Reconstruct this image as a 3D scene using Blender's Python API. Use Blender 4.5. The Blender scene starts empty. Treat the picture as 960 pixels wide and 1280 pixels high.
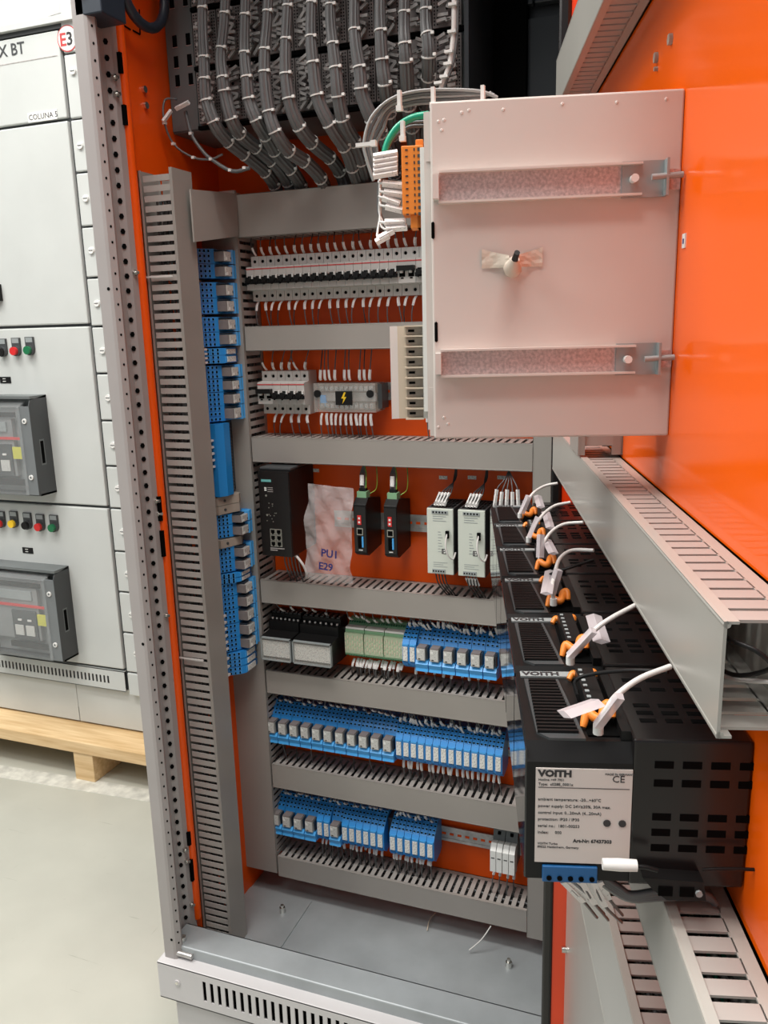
import bpy, math, random
import numpy as np
from mathutils import Matrix, Vector
random.seed(7)
R_ = random.Random(11)
SC = bpy.context.scene
COL = SC.collection

# ------------------------------------------------------------------ camera
FOC = 1034.35
PITCH, YAW, ROLL, DOOR = 0.22210954, 0.36236679, -0.02753456, 0.26306141
def _rot():
    B = np.array([[1,0,0],[0,0,-1],[0,1,0.]])
    cx,sx,cy,sy,cz,sz = math.cos(PITCH),math.sin(PITCH),math.cos(YAW),math.sin(YAW),math.cos(ROLL),math.sin(ROLL)
    Rp = np.array([[1,0,0],[0,cx,-sx],[0,sx,cx]]); Ry = np.array([[cy,0,sy],[0,1,0],[-sy,0,cy]]); Rz = np.array([[cz,-sz,0],[sz,cz,0],[0,0,1]])
    return Rz@Rp@Ry@B
RC = _rot()
CP = np.array([0.0, -1.55963, 0.0])
cam = bpy.data.cameras.new('camera'); camo = bpy.data.objects.new('camera', cam); COL.objects.link(camo)
cam.sensor_fit = 'HORIZONTAL'; cam.sensor_width = 36.0; cam.lens = FOC*36.0/960.0
cam.clip_start = 0.02; cam.clip_end = 60
m4 = Matrix.Identity(4)
for r in range(3):
    m4[r][0] = RC[0][r]; m4[r][1] = -RC[1][r]; m4[r][2] = -RC[2][r]; m4[r][3] = CP[r]
camo.matrix_world = m4
SC.camera = camo
# ------------------------------------------------------------------ light
SC.view_settings.view_transform = 'Standard'; SC.view_settings.look = 'None'
SC.view_settings.exposure = 0.22; SC.view_settings.gamma = 1.0; SC.view_settings.use_curve_mapping = False
W = bpy.data.worlds.new('hall'); SC.world = W; W.use_nodes = True
W.node_tree.nodes['Background'].inputs[0].default_value = (0.90, 0.95, 1.0, 1)
W.node_tree.nodes['Background'].inputs[1].default_value = 0.27
def area(name, loc, target, sx, sy, power, col=(1,0.97,0.93)):
    l = bpy.data.lights.new(name, 'AREA'); l.shape = 'RECTANGLE'; l.size = sx; l.size_y = sy; l.energy = power; l.color = col
    o = bpy.data.objects.new(name, l); COL.objects.link(o); o.location = loc
    o.rotation_euler = (Vector(target)-Vector(loc)).to_track_quat('-Z', 'Y').to_euler()
    return o
area('ceiling_lamp_light', (-0.9, -1.35, 2.9), (-0.9, -1.2, 0), 3.2, 0.5, 100)
area('ceiling_lamp_light', (-2.6, -0.6, 2.9), (-2.6, -0.4, 0), 1.5, 2.0, 74)
area('ceiling_lamp_light', (0.2, -2.3, 2.9), (-0.3, -1.2, 0), 3.0, 0.5, 50)
area('ceiling_lamp_light', (-3.4, -3.0, 2.9), (-1.5, -1.2, -0.4), 1.2, 2.4, 66)

# ------------------------------------------------------------------ picture <-> place
def ray(x, y): return RC.T@np.array([(x-480)/FOC, (y-640)/FOC, 1.0])
def onY(x, y, Y): r = ray(x,y); return CP + r*(Y-CP[1])/r[1]
def onX(x, y, X): r = ray(x,y); return CP + r*(X-CP[0])/r[0]
def onZ(x, y, Z): r = ray(x,y); return CP + r*(Z-CP[2])/r[2]
UD = np.array([math.sin(DOOR), -math.cos(DOOR), 0.0]); ND = np.array([math.cos(DOOR), math.sin(DOOR), 0.0])
HINGE = np.array([-0.146, -0.4, 0.0])
M_DOOR = Matrix(((UD[0],ND[0],0,HINGE[0]),(UD[1],ND[1],0,HINGE[1]),(0,0,1,0),(0,0,0,1)))
def doorloc(w):
    d = np.array(w)-HINGE; return np.array([d@UD, d@ND, w[2]])
def onDoor(x, y, off=0.0):           # door-local point at distance off in front of the door skin
    r = ray(x,y); P = HINGE-ND*off; return doorloc(CP + r*((P-CP)@ND)/(r@ND))
def onAlong(x, y, a):                # door-local point on the plane across the door at distance a from the hinge
    r = ray(x,y); P = HINGE+UD*a; return doorloc(CP + r*((P-CP)@UD)/(r@UD))
I4 = Matrix.Identity(4)
T = Matrix.Translation
def M_LEFT(y, z): return Matrix(((0,-1,0,-0.93),(0,0,-1,y),(1,0,0,z),(0,0,0,1)))   # local x up, local -y out of the left wall, local z to the front

# ------------------------------------------------------------------ materials
def mat(name, col, rough=0.45, metal=0.0, amt=0.06, scale=6.0, bump=0.0, bscale=60.0, coat=0.0, spec=0.5, emit=None, alpha=1.0, trans=0.0, col2=None, stretch=None):
    m = bpy.data.materials.new(name); m.use_nodes = True; nt = m.node_tree; b = nt.nodes['Principled BSDF']
    tc = nt.nodes.new('ShaderNodeTexCoord'); mp = nt.nodes.new('ShaderNodeMapping'); nt.links.new(tc.outputs['Object'], mp.inputs[0])
    if stretch: mp.inputs['Scale'].default_value = stretch
    n = nt.nodes.new('ShaderNodeTexNoise'); n.inputs['Scale'].default_value = scale; n.inputs['Detail'].default_value = 5; nt.links.new(mp.outputs[0], n.inputs['Vector'])
    cr = nt.nodes.new('ShaderNodeValToRGB'); nt.links.new(n.outputs['Fac'], cr.inputs[0])
    c2 = col2 if col2 else tuple(c*(1-amt*2.2) for c in col)
    cr.color_ramp.elements[0].position = 0.32; cr.color_ramp.elements[1].position = 0.68
    cr.color_ramp.elements[0].color = (*c2, 1); cr.color_ramp.elements[1].color = (*[min(1,c*(1+amt)) for c in col], 1)
    nt.links.new(cr.outputs[0], b.inputs['Base Color'])
    b.inputs['Roughness'].default_value = rough; b.inputs['Metallic'].default_value = metal
    b.inputs['Coat Weight'].default_value = coat; b.inputs['Coat Roughness'].default_value = 0.08
    b.inputs['Specular IOR Level'].default_value = spec; b.inputs['Alpha'].default_value = alpha; b.inputs['Transmission Weight'].default_value = trans
    if bump:
        bn = nt.nodes.new('ShaderNodeTexNoise'); bn.inputs['Scale'].default_value = bscale; nt.links.new(mp.outputs[0], bn.inputs['Vector'])
        bp = nt.nodes.new('ShaderNodeBump'); bp.inputs['Strength'].default_value = bump; bp.inputs['Distance'].default_value = 0.002
        nt.links.new(bn.outputs['Fac'], bp.inputs['Height']); nt.links.new(bp.outputs[0], b.inputs['Normal'])
    if emit: b.inputs['Emission Color'].default_value = (*emit,1); b.inputs['Emission Strength'].default_value = 1
    return m
def printed(name, base, ink, sx, sy, sz, thr=0.52, rough=0.5):        # flat print: lines of small illegible marks
    m = mat(name, base, rough); nt = m.node_tree; b = nt.nodes['Principled BSDF']
    tc = nt.nodes.new('ShaderNodeTexCoord'); mp = nt.nodes.new('ShaderNodeMapping'); mp.inputs['Scale'].default_value = (sx,sy,sz)
    nt.links.new(tc.outputs['Object'], mp.inputs[0]); v = nt.nodes.new('ShaderNodeTexNoise'); v.inputs['Scale'].default_value = 1; v.inputs['Detail'].default_value = 1
    nt.links.new(mp.outputs[0], v.inputs['Vector']); r = nt.nodes.new('ShaderNodeValToRGB'); r.color_ramp.elements[0].position = thr; r.color_ramp.elements[1].position = thr+0.04
    r.color_ramp.elements[0].color = (*base,1); r.color_ramp.elements[1].color = (*ink,1); nt.links.new(v.outputs['Fac'], r.inputs[0]); nt.links.new(r.outputs[0], b.inputs['Base Color'])
    return m
G = {}
G['duct'] = mat('duct_grey_plastic', (0.32,0.295,0.268), 0.36, amt=0.03)
G['ductfin'] = mat('duct_finger_plastic', (0.37,0.345,0.32), 0.4, amt=0.03)
G['ductdoor'] = mat('door_duct_plastic', (0.40,0.39,0.355), 0.28, amt=0.03)
G['post'] = mat('shaded_post_paint', (0.36,0.335,0.325), 0.42, amt=0.03, bump=0.05, bscale=400)  # light grey paint, darkened to carry the shade on the post
G['paint'] = mat('light_grey_paint', (0.55,0.575,0.555), 0.42, amt=0.02, bump=0.05, bscale=300)
G['plinth'] = mat('plinth_paint', (0.58,0.565,0.565), 0.4, amt=0.03)
G['orange'] = mat('orange_plate_paint', (0.82,0.092,0.004), 0.34, amt=0.03, spec=0.3)
G['orangegl'] = mat('orange_door_gloss_paint', (0.95,0.125,0.004), 0.12, amt=0.01, spec=0.22)
G['redor'] = mat('orange_red_frame_paint', (0.72,0.05,0.004), 0.3, amt=0.03)
G['galv'] = mat('galvanised_steel', (0.40,0.43,0.44), 0.5, metal=0.35, amt=0.07, scale=9, bump=0.04, bscale=90)
G['galvl'] = mat('zinc_rail_steel', (0.62,0.60,0.58), 0.38, metal=0.8, amt=0.12, scale=60)
G['spang'] = mat('speckled_zinc_bracket', (0.70,0.59,0.57), 0.45, metal=0.45, amt=0.14, scale=420)
G['steel'] = mat('bright_screw_steel', (0.75,0.74,0.70), 0.22, metal=1.0)
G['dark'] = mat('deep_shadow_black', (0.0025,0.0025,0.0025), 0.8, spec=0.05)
G['black'] = mat('black_plastic', (0.008,0.0078,0.0078), 0.42, amt=0.1, spec=0.28)
G['blackgl'] = mat('glossy_black_metal', (0.011,0.0095,0.0095), 0.24, amt=0.1, spec=0.45)
G['dgrey'] = mat('dark_grey_plastic', (0.055,0.06,0.062), 0.42)
G['navy'] = mat('dark_blue_grey_plastic', (0.02,0.03,0.045), 0.4)
G['blue'] = mat('blue_terminal_plastic', (0.020,0.24,0.62), 0.35, amt=0.05)
G['bluel'] = mat('light_blue_terminal_plastic', (0.07,0.38,0.80), 0.35, amt=0.05)
G['blued'] = mat('deep_blue_terminal_plastic', (0.008,0.10,0.28), 0.4)
G['relay'] = printed('relay_cover_print', (0.60,0.60,0.57), (0.36,0.36,0.35), 900,900,300,0.60,0.22)
G['lab'] = printed('white_label_print', (0.80,0.80,0.76), (0.42,0.42,0.42), 800,800,350,0.56)
G['relside'] = mat('relay_case_grey', (0.44,0.44,0.42), 0.25)
G['zinc'] = mat('clamp_zinc', (0.34,0.37,0.37), 0.35, metal=0.2)
G['brkgrey'] = mat('breaker_grey', (0.25,0.26,0.26), 0.4)
G['rackf'] = mat('frame_front_grey', (0.17,0.185,0.19), 0.4)
G['sidegl'] = mat('mirror_black_side', (0.02,0.02,0.022), 0.04, spec=0.9)
G['sleeve'] = printed('sleeve_print', (0.80,0.78,0.76), (0.52,0.50,0.50), 500,500,120,0.64)
G['white'] = mat('white_plastic', (0.78,0.78,0.75), 0.4, amt=0.02)
G['mcb'] = mat('breaker_white_plastic', (0.56,0.545,0.515), 0.42, amt=0.02)
G['psu'] = mat('pale_grey_green_plastic', (0.60,0.64,0.57), 0.45, amt=0.02)
G['beige'] = mat('beige_terminal_plastic', (0.64,0.55,0.43), 0.45, amt=0.03)
G['encl'] = mat('cream_housing_paint', (0.66,0.60,0.555), 0.42, amt=0.02)
G['ordev'] = mat('orange_connector_plastic', (0.82,0.24,0.03), 0.4, amt=0.03)
G['red'] = mat('red_plastic', (0.6,0.02,0.02), 0.35)
G['redl'] = mat('red_line_print', (0.55,0.06,0.06), 0.4)
G['yellow'] = mat('yellow_plastic', (0.85,0.55,0.02), 0.35)
G['lime'] = mat('yellow_label', (0.62,0.60,0.05), 0.4)
G['green'] = mat('green_plastic', (0.01,0.16,0.06), 0.35)
G['gterm'] = mat('pale_green_terminal_plastic', (0.22,0.42,0.24), 0.4)
G['gterm2'] = mat('pale_green_contact_field', (0.42,0.50,0.34), 0.3)
G['wire'] = mat('grey_wire_insulation', (0.125,0.127,0.128), 0.4, amt=0.15)
G['wirel'] = mat('light_grey_wire_insulation', (0.30,0.30,0.29), 0.35)
G['wired'] = mat('dark_wire_insulation', (0.045,0.044,0.044), 0.45, amt=0.2)
G['wirew'] = mat('white_wire_insulation', (0.72,0.69,0.66), 0.35)
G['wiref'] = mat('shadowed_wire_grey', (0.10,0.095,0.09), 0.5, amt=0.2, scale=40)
G['gwire'] = mat('green_wire_insulation', (0.01,0.33,0.19), 0.3)
G['ygwire'] = mat('yellow_green_wire', (0.35,0.40,0.03), 0.4, col2=(0.02,0.25,0.05), scale=80)
G['tie'] = mat('white_cable_tie', (0.70,0.69,0.66), 0.4)
G['bluef'] = mat('blue_ferrule', (0.02,0.06,0.35), 0.4)
G['tan'] = mat('tan_terminal_plastic', (0.36,0.31,0.26), 0.45)
G['concrete'] = mat('concrete_floor', (0.47,0.475,0.41), 0.35, amt=0.05, scale=3.0, bump=0.15, bscale=25)
G['line'] = mat('worn_white_line_paint', (0.62,0.62,0.55), 0.5, amt=0.12, scale=30)
G['wood'] = mat('pale_pine', (0.74,0.55,0.31), 0.55, col2=(0.60,0.40,0.19), scale=5, stretch=(1.2,14,14), bump=0.1)
G['wall'] = mat('hall_wall_paint', (0.62,0.66,0.68), 0.7)
G['rack'] = mat('rack_metal_grey', (0.15,0.165,0.165), 0.45, metal=0.1, amt=0.08)
G['rackp'] = mat('rack_panel_taupe', (0.20,0.172,0.165), 0.5, amt=0.1, scale=40)
G['rsl'] = mat('dim_sleeve_plastic', (0.42,0.39,0.375), 0.5, amt=0.15, scale=90)
G['blackpan'] = mat('dark_rear_panel', (0.035,0.038,0.042), 0.35, amt=0.08)
G['teal'] = mat('teal_name_strip', (0.15,0.45,0.43), 0.4)
G['port'] = mat('port_metal', (0.42,0.41,0.36), 0.35, metal=0.6)
G['vgrey'] = mat('name_strip_grey', (0.30,0.33,0.33), 0.4)
G['plate'] = mat('rating_plate', (0.66,0.60,0.56), 0.35, amt=0.02)
G['ink'] = mat('print_ink', (0.03,0.028,0.03), 0.5)
G['inkb'] = mat('blue_marker_ink', (0.02,0.02,0.16), 0.5)
G['tape'] = mat('cream_masking_tape', (0.70,0.60,0.50), 0.6, amt=0.06, scale=40, bump=0.3, bscale=80)
def clear(name, tint, a, rough=0.08, bump=0.0, bs=30):
    m = mat(name, tint, rough); nt = m.node_tree; b = nt.nodes['Principled BSDF']; out = nt.nodes['Material Output']
    t = nt.nodes.new('ShaderNodeBsdfTransparent'); mx = nt.nodes.new('ShaderNodeMixShader'); mx.inputs[0].default_value = a
    nt.links.new(t.outputs[0], mx.inputs[1]); nt.links.new(b.outputs[0], mx.inputs[2]); nt.links.new(mx.outputs[0], out.inputs[0])
    if bump:
        tc = nt.nodes.new('ShaderNodeTexCoord'); n = nt.nodes.new('ShaderNodeTexNoise'); n.inputs['Scale'].default_value = bs; nt.links.new(tc.outputs['Object'], n.inputs['Vector'])
        bp = nt.nodes.new('ShaderNodeBump'); bp.inputs['Strength'].default_value = bump; bp.inputs['Distance'].default_value = 0.01; nt.links.new(n.outputs['Fac'], bp.inputs['Height']); nt.links.new(bp.outputs[0], b.inputs['Normal'])
    return m
G['bag'] = clear('clear_bag_plastic', (0.80,0.74,0.73), 0.25, 0.12, 0.8, 40)
G['cover'] = clear('clear_cover_plastic', (0.60,0.63,0.63), 0.13, 0.1, 0.3, 25)
G['cover2'] = clear('clear_label_sleeve', (0.72,0.66,0.68), 0.62, 0.15)
G['cover3'] = clear('clear_terminal_cover', (0.70,0.67,0.62), 0.17, 0.12)

# ------------------------------------------------------------------ mesh builder
class MB:
    def __init__(s): s.v=[]; s.f=[]; s.m=[]; s.s=[]; s.mats=[]
    def mi(s, key):
        if key not in s.mats: s.mats.append(key)
        return s.mats.index(key)
    def add(s, vs, fs, key, smooth=False, M=None):
        o=len(s.v); k=s.mi(key)
        for p in vs:
            if M is not None: p = M@Vector(p)
            s.v.append(tuple(p))
        for f in fs: s.f.append([i+o for i in f]); s.m.append(k); s.s.append(smooth)
        return s
    def box(s, x0,x1,y0,y1,z0,z1, key, M=None):
        x0,x1=min(x0,x1),max(x0,x1); y0,y1=min(y0,y1),max(y0,y1); z0,z1=min(z0,z1),max(z0,z1)
        vs=[(x,y,z) for x in (x0,x1) for y in (y0,y1) for z in (z0,z1)]
        return s.add(vs,[(0,1,3,2),(4,6,7,5),(0,4,5,1),(2,3,7,6),(0,2,6,4),(1,5,7,3)],key,False,M)
    def prism(s, pts, a0, a1, key, axis='x', M=None):    # closed profile; axis x: pts=(y,z); axis y: (x,z); axis z: (x,y)
        n=len(pts)
        def P(p,a): return {'x':(a,p[0],p[1]),'y':(p[0],a,p[1]),'z':(p[0],p[1],a)}[axis]
        ar=sum(pts[i][0]*pts[(i+1)%n][1]-pts[(i+1)%n][0]*pts[i][1] for i in range(n))
        if (ar<0) != (axis=='y'): pts=pts[::-1]
        vs=[P(p,min(a0,a1)) for p in pts]+[P(p,max(a0,a1)) for p in pts]
        fs=[(i,(i+1)%n,(i+1)%n+n,i+n) for i in range(n)]+[tuple(range(n))[::-1],tuple(range(n,2*n))]
        return s.add(vs,fs,key,False,M)
    def tube(s, pts, r, key, n=8, M=None, caps=True, lobes=0, sq=1.0):
        P=[Vector(p) for p in pts]; N=len(P); rr=r if isinstance(r,(list,tuple)) else [r]*N
        vs=[]; up=None
        for i in range(N):
            t=(P[min(i+1,N-1)]-P[max(i-1,0)]).normalized()
            if up is None:
                up=Vector((0,0,1)) if abs(t.z)<0.9 else Vector((0,1,0))
            a=t.cross(up).normalized(); b=a.cross(t).normalized(); up=b
            for k in range(n):
                an=2*math.pi*k/n; q=rr[i]*(1.0 if not lobes or k%2 else 0.86)
                vs.append(P[i]+a*math.cos(an)*q+b*math.sin(an)*q*sq)
        fs=[(i*n+k,i*n+(k+1)%n,(i+1)*n+(k+1)%n,(i+1)*n+k) for i in range(N-1) for k in range(n)]
        s.add(vs,fs,key,not lobes and n>4,M)
        if caps: s.add(vs[:n]+vs[-n:],[tuple(range(n))[::-1],tuple(range(n,2*n))],key,False,M)
        return s
    def cyl(s, p0, p1, r, key, n=12, M=None, r1=None):
        return s.tube([p0,p1],[r,r if r1 is None else r1],key,n,M)
    def mesh(s, name):
        me=bpy.data.meshes.new(name); me.from_pydata(s.v,[],s.f)
        for k in s.mats: me.materials.append(G[k])
        me.polygons.foreach_set('material_index',s.m); me.polygons.foreach_set('use_smooth',s.s); me.update()
        return me
def tag(o, label=None, cat=None, group=None, kind=None):
    if label: o['label']=label
    if cat: o['category']=cat
    if group: o['group']=group
    if kind: o['kind']=kind
    return o
def part(name, me, parent, label=None, M=None, kind=None, bevel=0):
    if isinstance(me, MB): me=me.mesh(name)
    o=bpy.data.objects.new(name, me); COL.objects.link(o); o.parent=parent
    if M is not None: o.matrix_local=M
    if label: o['label']=label
    if kind: o['kind']=kind
    if bevel:
        b=o.modifiers.new('bevel','BEVEL'); b.width=bevel; b.segments=2; b.limit_method='ANGLE'
    return o
def thing(name, label, cat, M=I4, group=None, kind=None):
    o=bpy.data.objects.new(name,None); COL.objects.link(o); o.empty_display_size=0.01; o.matrix_world=M
    return tag(o,label,cat,group,kind)
def solo(name, me, label, cat, M=I4, group=None, kind=None, bevel=0):
    if isinstance(me, MB): me=me.mesh(name)
    o=bpy.data.objects.new(name, me); COL.objects.link(o); o.matrix_world=M
    if bevel:
        b=o.modifiers.new('bevel','BEVEL'); b.width=bevel; b.segments=2; b.limit_method='ANGLE'
    return tag(o,label,cat,group,kind)
def text(s, size, M, parent, key='ink', name='lettering', bold=0.0, align='LEFT', ext=0.0002, sx=1.0):
    c=bpy.data.curves.new('lettering','FONT'); c.body=s; c.size=size; c.extrude=ext; c.align_x=align; c.offset=bold; c.resolution_u=2
    o=bpy.data.objects.new('tmp',c); COL.objects.link(o)
    me=bpy.data.meshes.new_from_object(o.evaluated_get(bpy.context.evaluated_depsgraph_get()))
    bpy.data.objects.remove(o); bpy.data.curves.remove(c)
    me.materials.clear(); me.materials.append(G[key])
    if sx!=1: me.transform(Matrix.Diagonal((sx,1,1,1)))
    p=part(name, me, parent, None, M); return p
# text frames: plain front (reads along +x, up z, faces -y)
F_FRONT = Matrix(((1,0,0,0),(0,0,-1,0),(0,1,0,0),(0,0,0,1)))
def F(x,y,z): return T((x,y,z))@F_FRONT
# faces along the door's outer direction (normal = +local x), reads along local +y
F_ALONG = Matrix(((0,0,1,0),(1,0,0,0),(0,1,0,0),(0,0,0,1)))
def FA(x,y,z): return T((x,y,z))@F_ALONG
ORD=['first','second','third','fourth','fifth','sixth','seventh','eighth','ninth','tenth','eleventh','twelfth','thirteenth','fourteenth','fifteenth','sixteenth','seventeenth','eighteenth','nineteenth','twentieth']
def nth(i):
    if i<20: return ORD[i]
    return {2:'twenty-',3:'thirty-',4:'forty-',5:'fifty-',6:'sixty-',7:'seventy-',8:'eighty-',9:'ninety-'}[(i+1)//10]+ORD[(i%10)] if (i+1)%10 else {2:'twentieth',3:'thirtieth',4:'fortieth',5:'fiftieth',6:'sixtieth',7:'seventieth',8:'eightieth',9:'ninetieth'}[(i+1)//10]
def smooth_path(pts, n=6):
    P=[Vector(p) for p in pts]; P=[P[0]*2-P[1]]+P+[P[-1]*2-P[-2]]; out=[]
    for i in range(1,len(P)-2):
        for k in range(n):
            t=k/n; a,b,c,d=P[i-1],P[i],P[i+1],P[i+2]
            out.append(0.5*((2*b)+(c-a)*t+(2*a-5*b+4*c-d)*t*t+(3*b-a-3*c+d)*t**3))
    out.append(P[-2]); return out

# ================================================================== SETTING
ZF=-1.45
def scuffs(m):
    nt=m.node_tree; b=nt.nodes['Principled BSDF']; src=b.inputs['Base Color'].links[0].from_socket
    tc=nt.nodes.new('ShaderNodeTexCoord'); fac=None
    for sc_,st_,th,rot in ((7,(1,14,1),0.70,0.5),(5,(12,1,1),0.71,0.9),(38,(1,1,1),0.74,0.0)):
        mp=nt.nodes.new('ShaderNodeMapping'); mp.inputs['Scale'].default_value=st_; mp.inputs['Rotation'].default_value=(0,0,rot); nt.links.new(tc.outputs['Object'],mp.inputs[0])
        n=nt.nodes.new('ShaderNodeTexNoise'); n.inputs['Scale'].default_value=sc_; n.inputs['Detail'].default_value=3; nt.links.new(mp.outputs[0],n.inputs['Vector'])
        r=nt.nodes.new('ShaderNodeValToRGB'); r.color_ramp.elements[0].position=th; r.color_ramp.elements[1].position=th+0.05; r.color_ramp.elements[1].color=(0.6,0.6,0.6,1); nt.links.new(n.outputs['Fac'],r.inputs[0])
        mx=nt.nodes.new('ShaderNodeMixRGB'); nt.links.new(r.outputs[0],mx.inputs[0]); nt.links.new(src,mx.inputs[1]); mx.inputs[2].default_value=(0.26,0.26,0.21,1); src=mx.outputs[0]
    nt.links.new(src,b.inputs['Base Color'])
scuffs(G['concrete'])
fl=MB(); fl.box(-6,4,-6,4,ZF-0.05,ZF,'concrete'); o=part('floor',fl,None); tag(o,kind='structure')
ln=MB(); ln.prism([(-6,0.405),(-2.2,0.40),(-1.35,0.445),(-1.35,0.38),(-2.15,0.335),(-6,0.34)],ZF,ZF+0.001,'line','z'); o=part('trim_1',ln,None); tag(o,kind='structure')
wl=MB(); wl.box(-6,4,3.0,3.1,ZF,3.2,'wall'); o=part('wall_back',wl,None); tag(o,kind='structure')

# ================================================================== CABINET
cab=thing('electrical_cabinet','open grey electrical cabinet with orange mounting plate and orange hinged door','cabinet',T((-0.55,-0.2,ZF)))
CI=T((0.55,0.2,-ZF))     # children are written in world coordinates
def cpart(name, mb, label=None, kind=None, bevel=0): return part(name, mb, cab, label, CI, kind, bevel)
FZ=-1.235
cpart('mounting_plate', MB().box(-0.935,-0.19,0.0,0.003,-1.30,0.44,'orange'), 'orange rear mounting plate')
cpart('side_panel', MB().box(-0.937,-0.93,-0.30,0.02,-1.30,0.78,'orange'), 'orange left side plate')
cpart('rear_panel', MB().box(-0.94,-0.16,0.004,0.018,-1.30,0.78,'blackpan'), 'dark rear wall')
cpart('roof', MB().box(-0.95,-0.15,-0.40,0.02,0.78,0.80,'post'))
cpart('floor_pan', MB().box(-0.93,-0.17,-0.329,0.0,FZ-0.062,FZ-0.06,'galv'), 'galvanised floor pan')
# sill
sm=MB().box(-0.925,-0.17,-0.385,-0.329,-1.205,-1.190,'galv').box(-0.925,-0.17,-0.331,-0.329,-1.296,-1.19,'galv')
cpart('sill', sm, 'galvanised front sill')
cpart('sill_lip', MB().box(-0.925,-0.17,-0.389,-0.385,-1.216,-1.193,'galv').tube([(-0.925,-0.3855,-1.1935),(-0.17,-0.3855,-1.1935)],0.0036,'galv',12), 'rounded sill edge')
# overlap plates with bolt, on the floor pan
for x0,x1,bx in ((-0.93,-0.77,-0.79),(-0.31,-0.2,-0.295)):
    q=cpart('floor_plate', MB().box(x0,x1,-0.328,-0.07,FZ-0.06,FZ-0.057,'galv'))
for px,py in ((353,1137),(636,1205)):
    w=onZ(px,py,FZ-0.05); q=part('bolt', MB().cyl((0,0,-0.008),(0,0,0.006),0.007,'steel',6).cyl((0,0,0.006),(0,0,0.012),0.004,'steel',8), cab, 'bright hexagon bolt', CI@T(w))
# posts : folded sheet profile, thin walls
def sheet(mb, pts, z0, z1, key, t=0.002):
    n=len(pts); L=[Vector((p[0],p[1])) for p in pts]; O=[]
    for i in range(n):
        d=(L[min(i+1,n-1)]-L[max(i-1,0)]).normalized(); O.append(L[i]+Vector((-d.y,d.x))*t)
    poly=[tuple(p) for p in L]+[tuple(p) for p in O[::-1]]
    for i in range(n-1):
        q=[tuple(L[i]),tuple(L[i+1]),tuple(O[i+1]),tuple(O[i])]; mb.prism(q,z0,z1,key,'z')
    return mb
pm=MB(); sheet(pm,[(-0.934,-0.30),(-0.934,-0.396),(-0.931,-0.400),(-0.910,-0.400),(-0.905,-0.398),(-0.8985,-0.388),(-0.903,-0.378),(-0.938,-0.364),(-0.9425,-0.352),(-0.9345,-0.3305),(-0.9325,-0.3285),(-0.923,-0.320),(-0.922,-0.300)],-1.235,0.78,'post')
post=cpart('frame_post', pm, 'grey perforated left front post')
def holes(parent, z0, z1, pitch, xf, yf, nx, ny, w, h, tx, ty, phase=0, kind='stuff'):
    mb=MB(); z=z0
    while z<z1:
        for s in (1,):
            c=Vector((xf,yf,z)); a=Vector((tx,ty,0)); nn=Vector((nx,ny,0)); k=6
            vs=[c+a*(w*math.cos(2*math.pi*i/k))+Vector((0,0,h*math.sin(2*math.pi*i/k)))+nn*0.0005 for i in range(k)]
            vs+= [v-nn*0.002 for v in vs]
            mb.add(vs,[tuple(range(k)),tuple(range(k,2*k))[::-1]]+[(i,(i+k),((i+1)%k)+k,(i+1)%k) for i in range(k)],'dark')
        z+=pitch
    q=part('punched_holes', mb, parent, None, None, kind); return q
holes(post,-1.18,0.76,0.0245,-0.9285,-0.3265,0.772,-0.636,0.0040,0.0050,0.636,0.772)
holes(post,-1.18,0.76,0.0245,-0.9015,-0.3925,0.82,-0.573,0.0018,0.0024,0.573,0.82)
# small post holes on front face
holes(post,-1.17,0.7,0.62,-0.912,-0.400,0,-1,0.003,0.003,1,0)
# screws in the flange
for q in ((141.5,97),(144,118),(167,341),(194,626),(197,642),(206,769),(230,1062),(232,1076),(238,1130)):
    w=onX(*q,-0.924); part('flange_screw', MB().cyl((0,0,0),(0.005,0,0),0.0055,'steel',8).cyl((0.005,0,0),(0.010,0,0),0.003,'steel',8), post, 'bright screw', T(w))
cpart('orange_edge', MB().tube([(-0.9225,-0.296,-1.20),(-0.9225,-0.296,0.78)],0.0088,'orange',12), 'rounded orange edge of the side plate')
for (ya,yb) in ((69,95),(134,159),(618,648),(660,692),(1032,1048),(1066,1092)):
    za=onX(150+ya*0.09,ya,-0.92)[2]; zb=onX(150+yb*0.09,yb,-0.92)[2]
    cpart('hinge_block', MB().box(-0.932,-0.9165,-0.309,-0.2915,zb,za,'dark'), 'black bracket on the orange edge')
for q in ((179,112),(181,132)):
    w=onX(*q,-0.93); part('panel_screw', MB().cyl((0,0,0),(0.005,0,0),0.006,'steel',8), cab, 'bright screw on the orange side plate', CI@T(w))
# knockout lines on orange side plate
mb=MB()
def ln_on_left(mb,p,q,X=-0.9295,w=0.0016,key='dark'):
    a=Vector(onX(*p,X)); b=Vector(onX(*q,X)); mb.tube([a,b],w,key,4)
for p,q in (((154,12),(155,32)),((155,32),(163,37)),((166,38),(175,43)),((174,12),(175,43))): ln_on_left(mb,p,q)
cpart('knockout_outline', mb)
# black latch block and rubber hose at the very top
cpart('latch_block', MB().box(-0.925,-0.875,-0.40,-0.34,0.475,0.80,'navy').box(-0.92,-0.90,-0.404,-0.40,0.50,0.55,'dark'), 'black latch block at the post top', bevel=0.01)
c0=Vector(onX(178,-18,-0.9)); ring=[c0+Vector((0,math.cos(t)*0.062,math.sin(t)*0.062)) for t in [i*2*math.pi/24 for i in range(25)]]
cpart('rubber_hose', MB().tube(ring,0.0085,'navy',8), 'black rubber hose loop')
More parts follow.
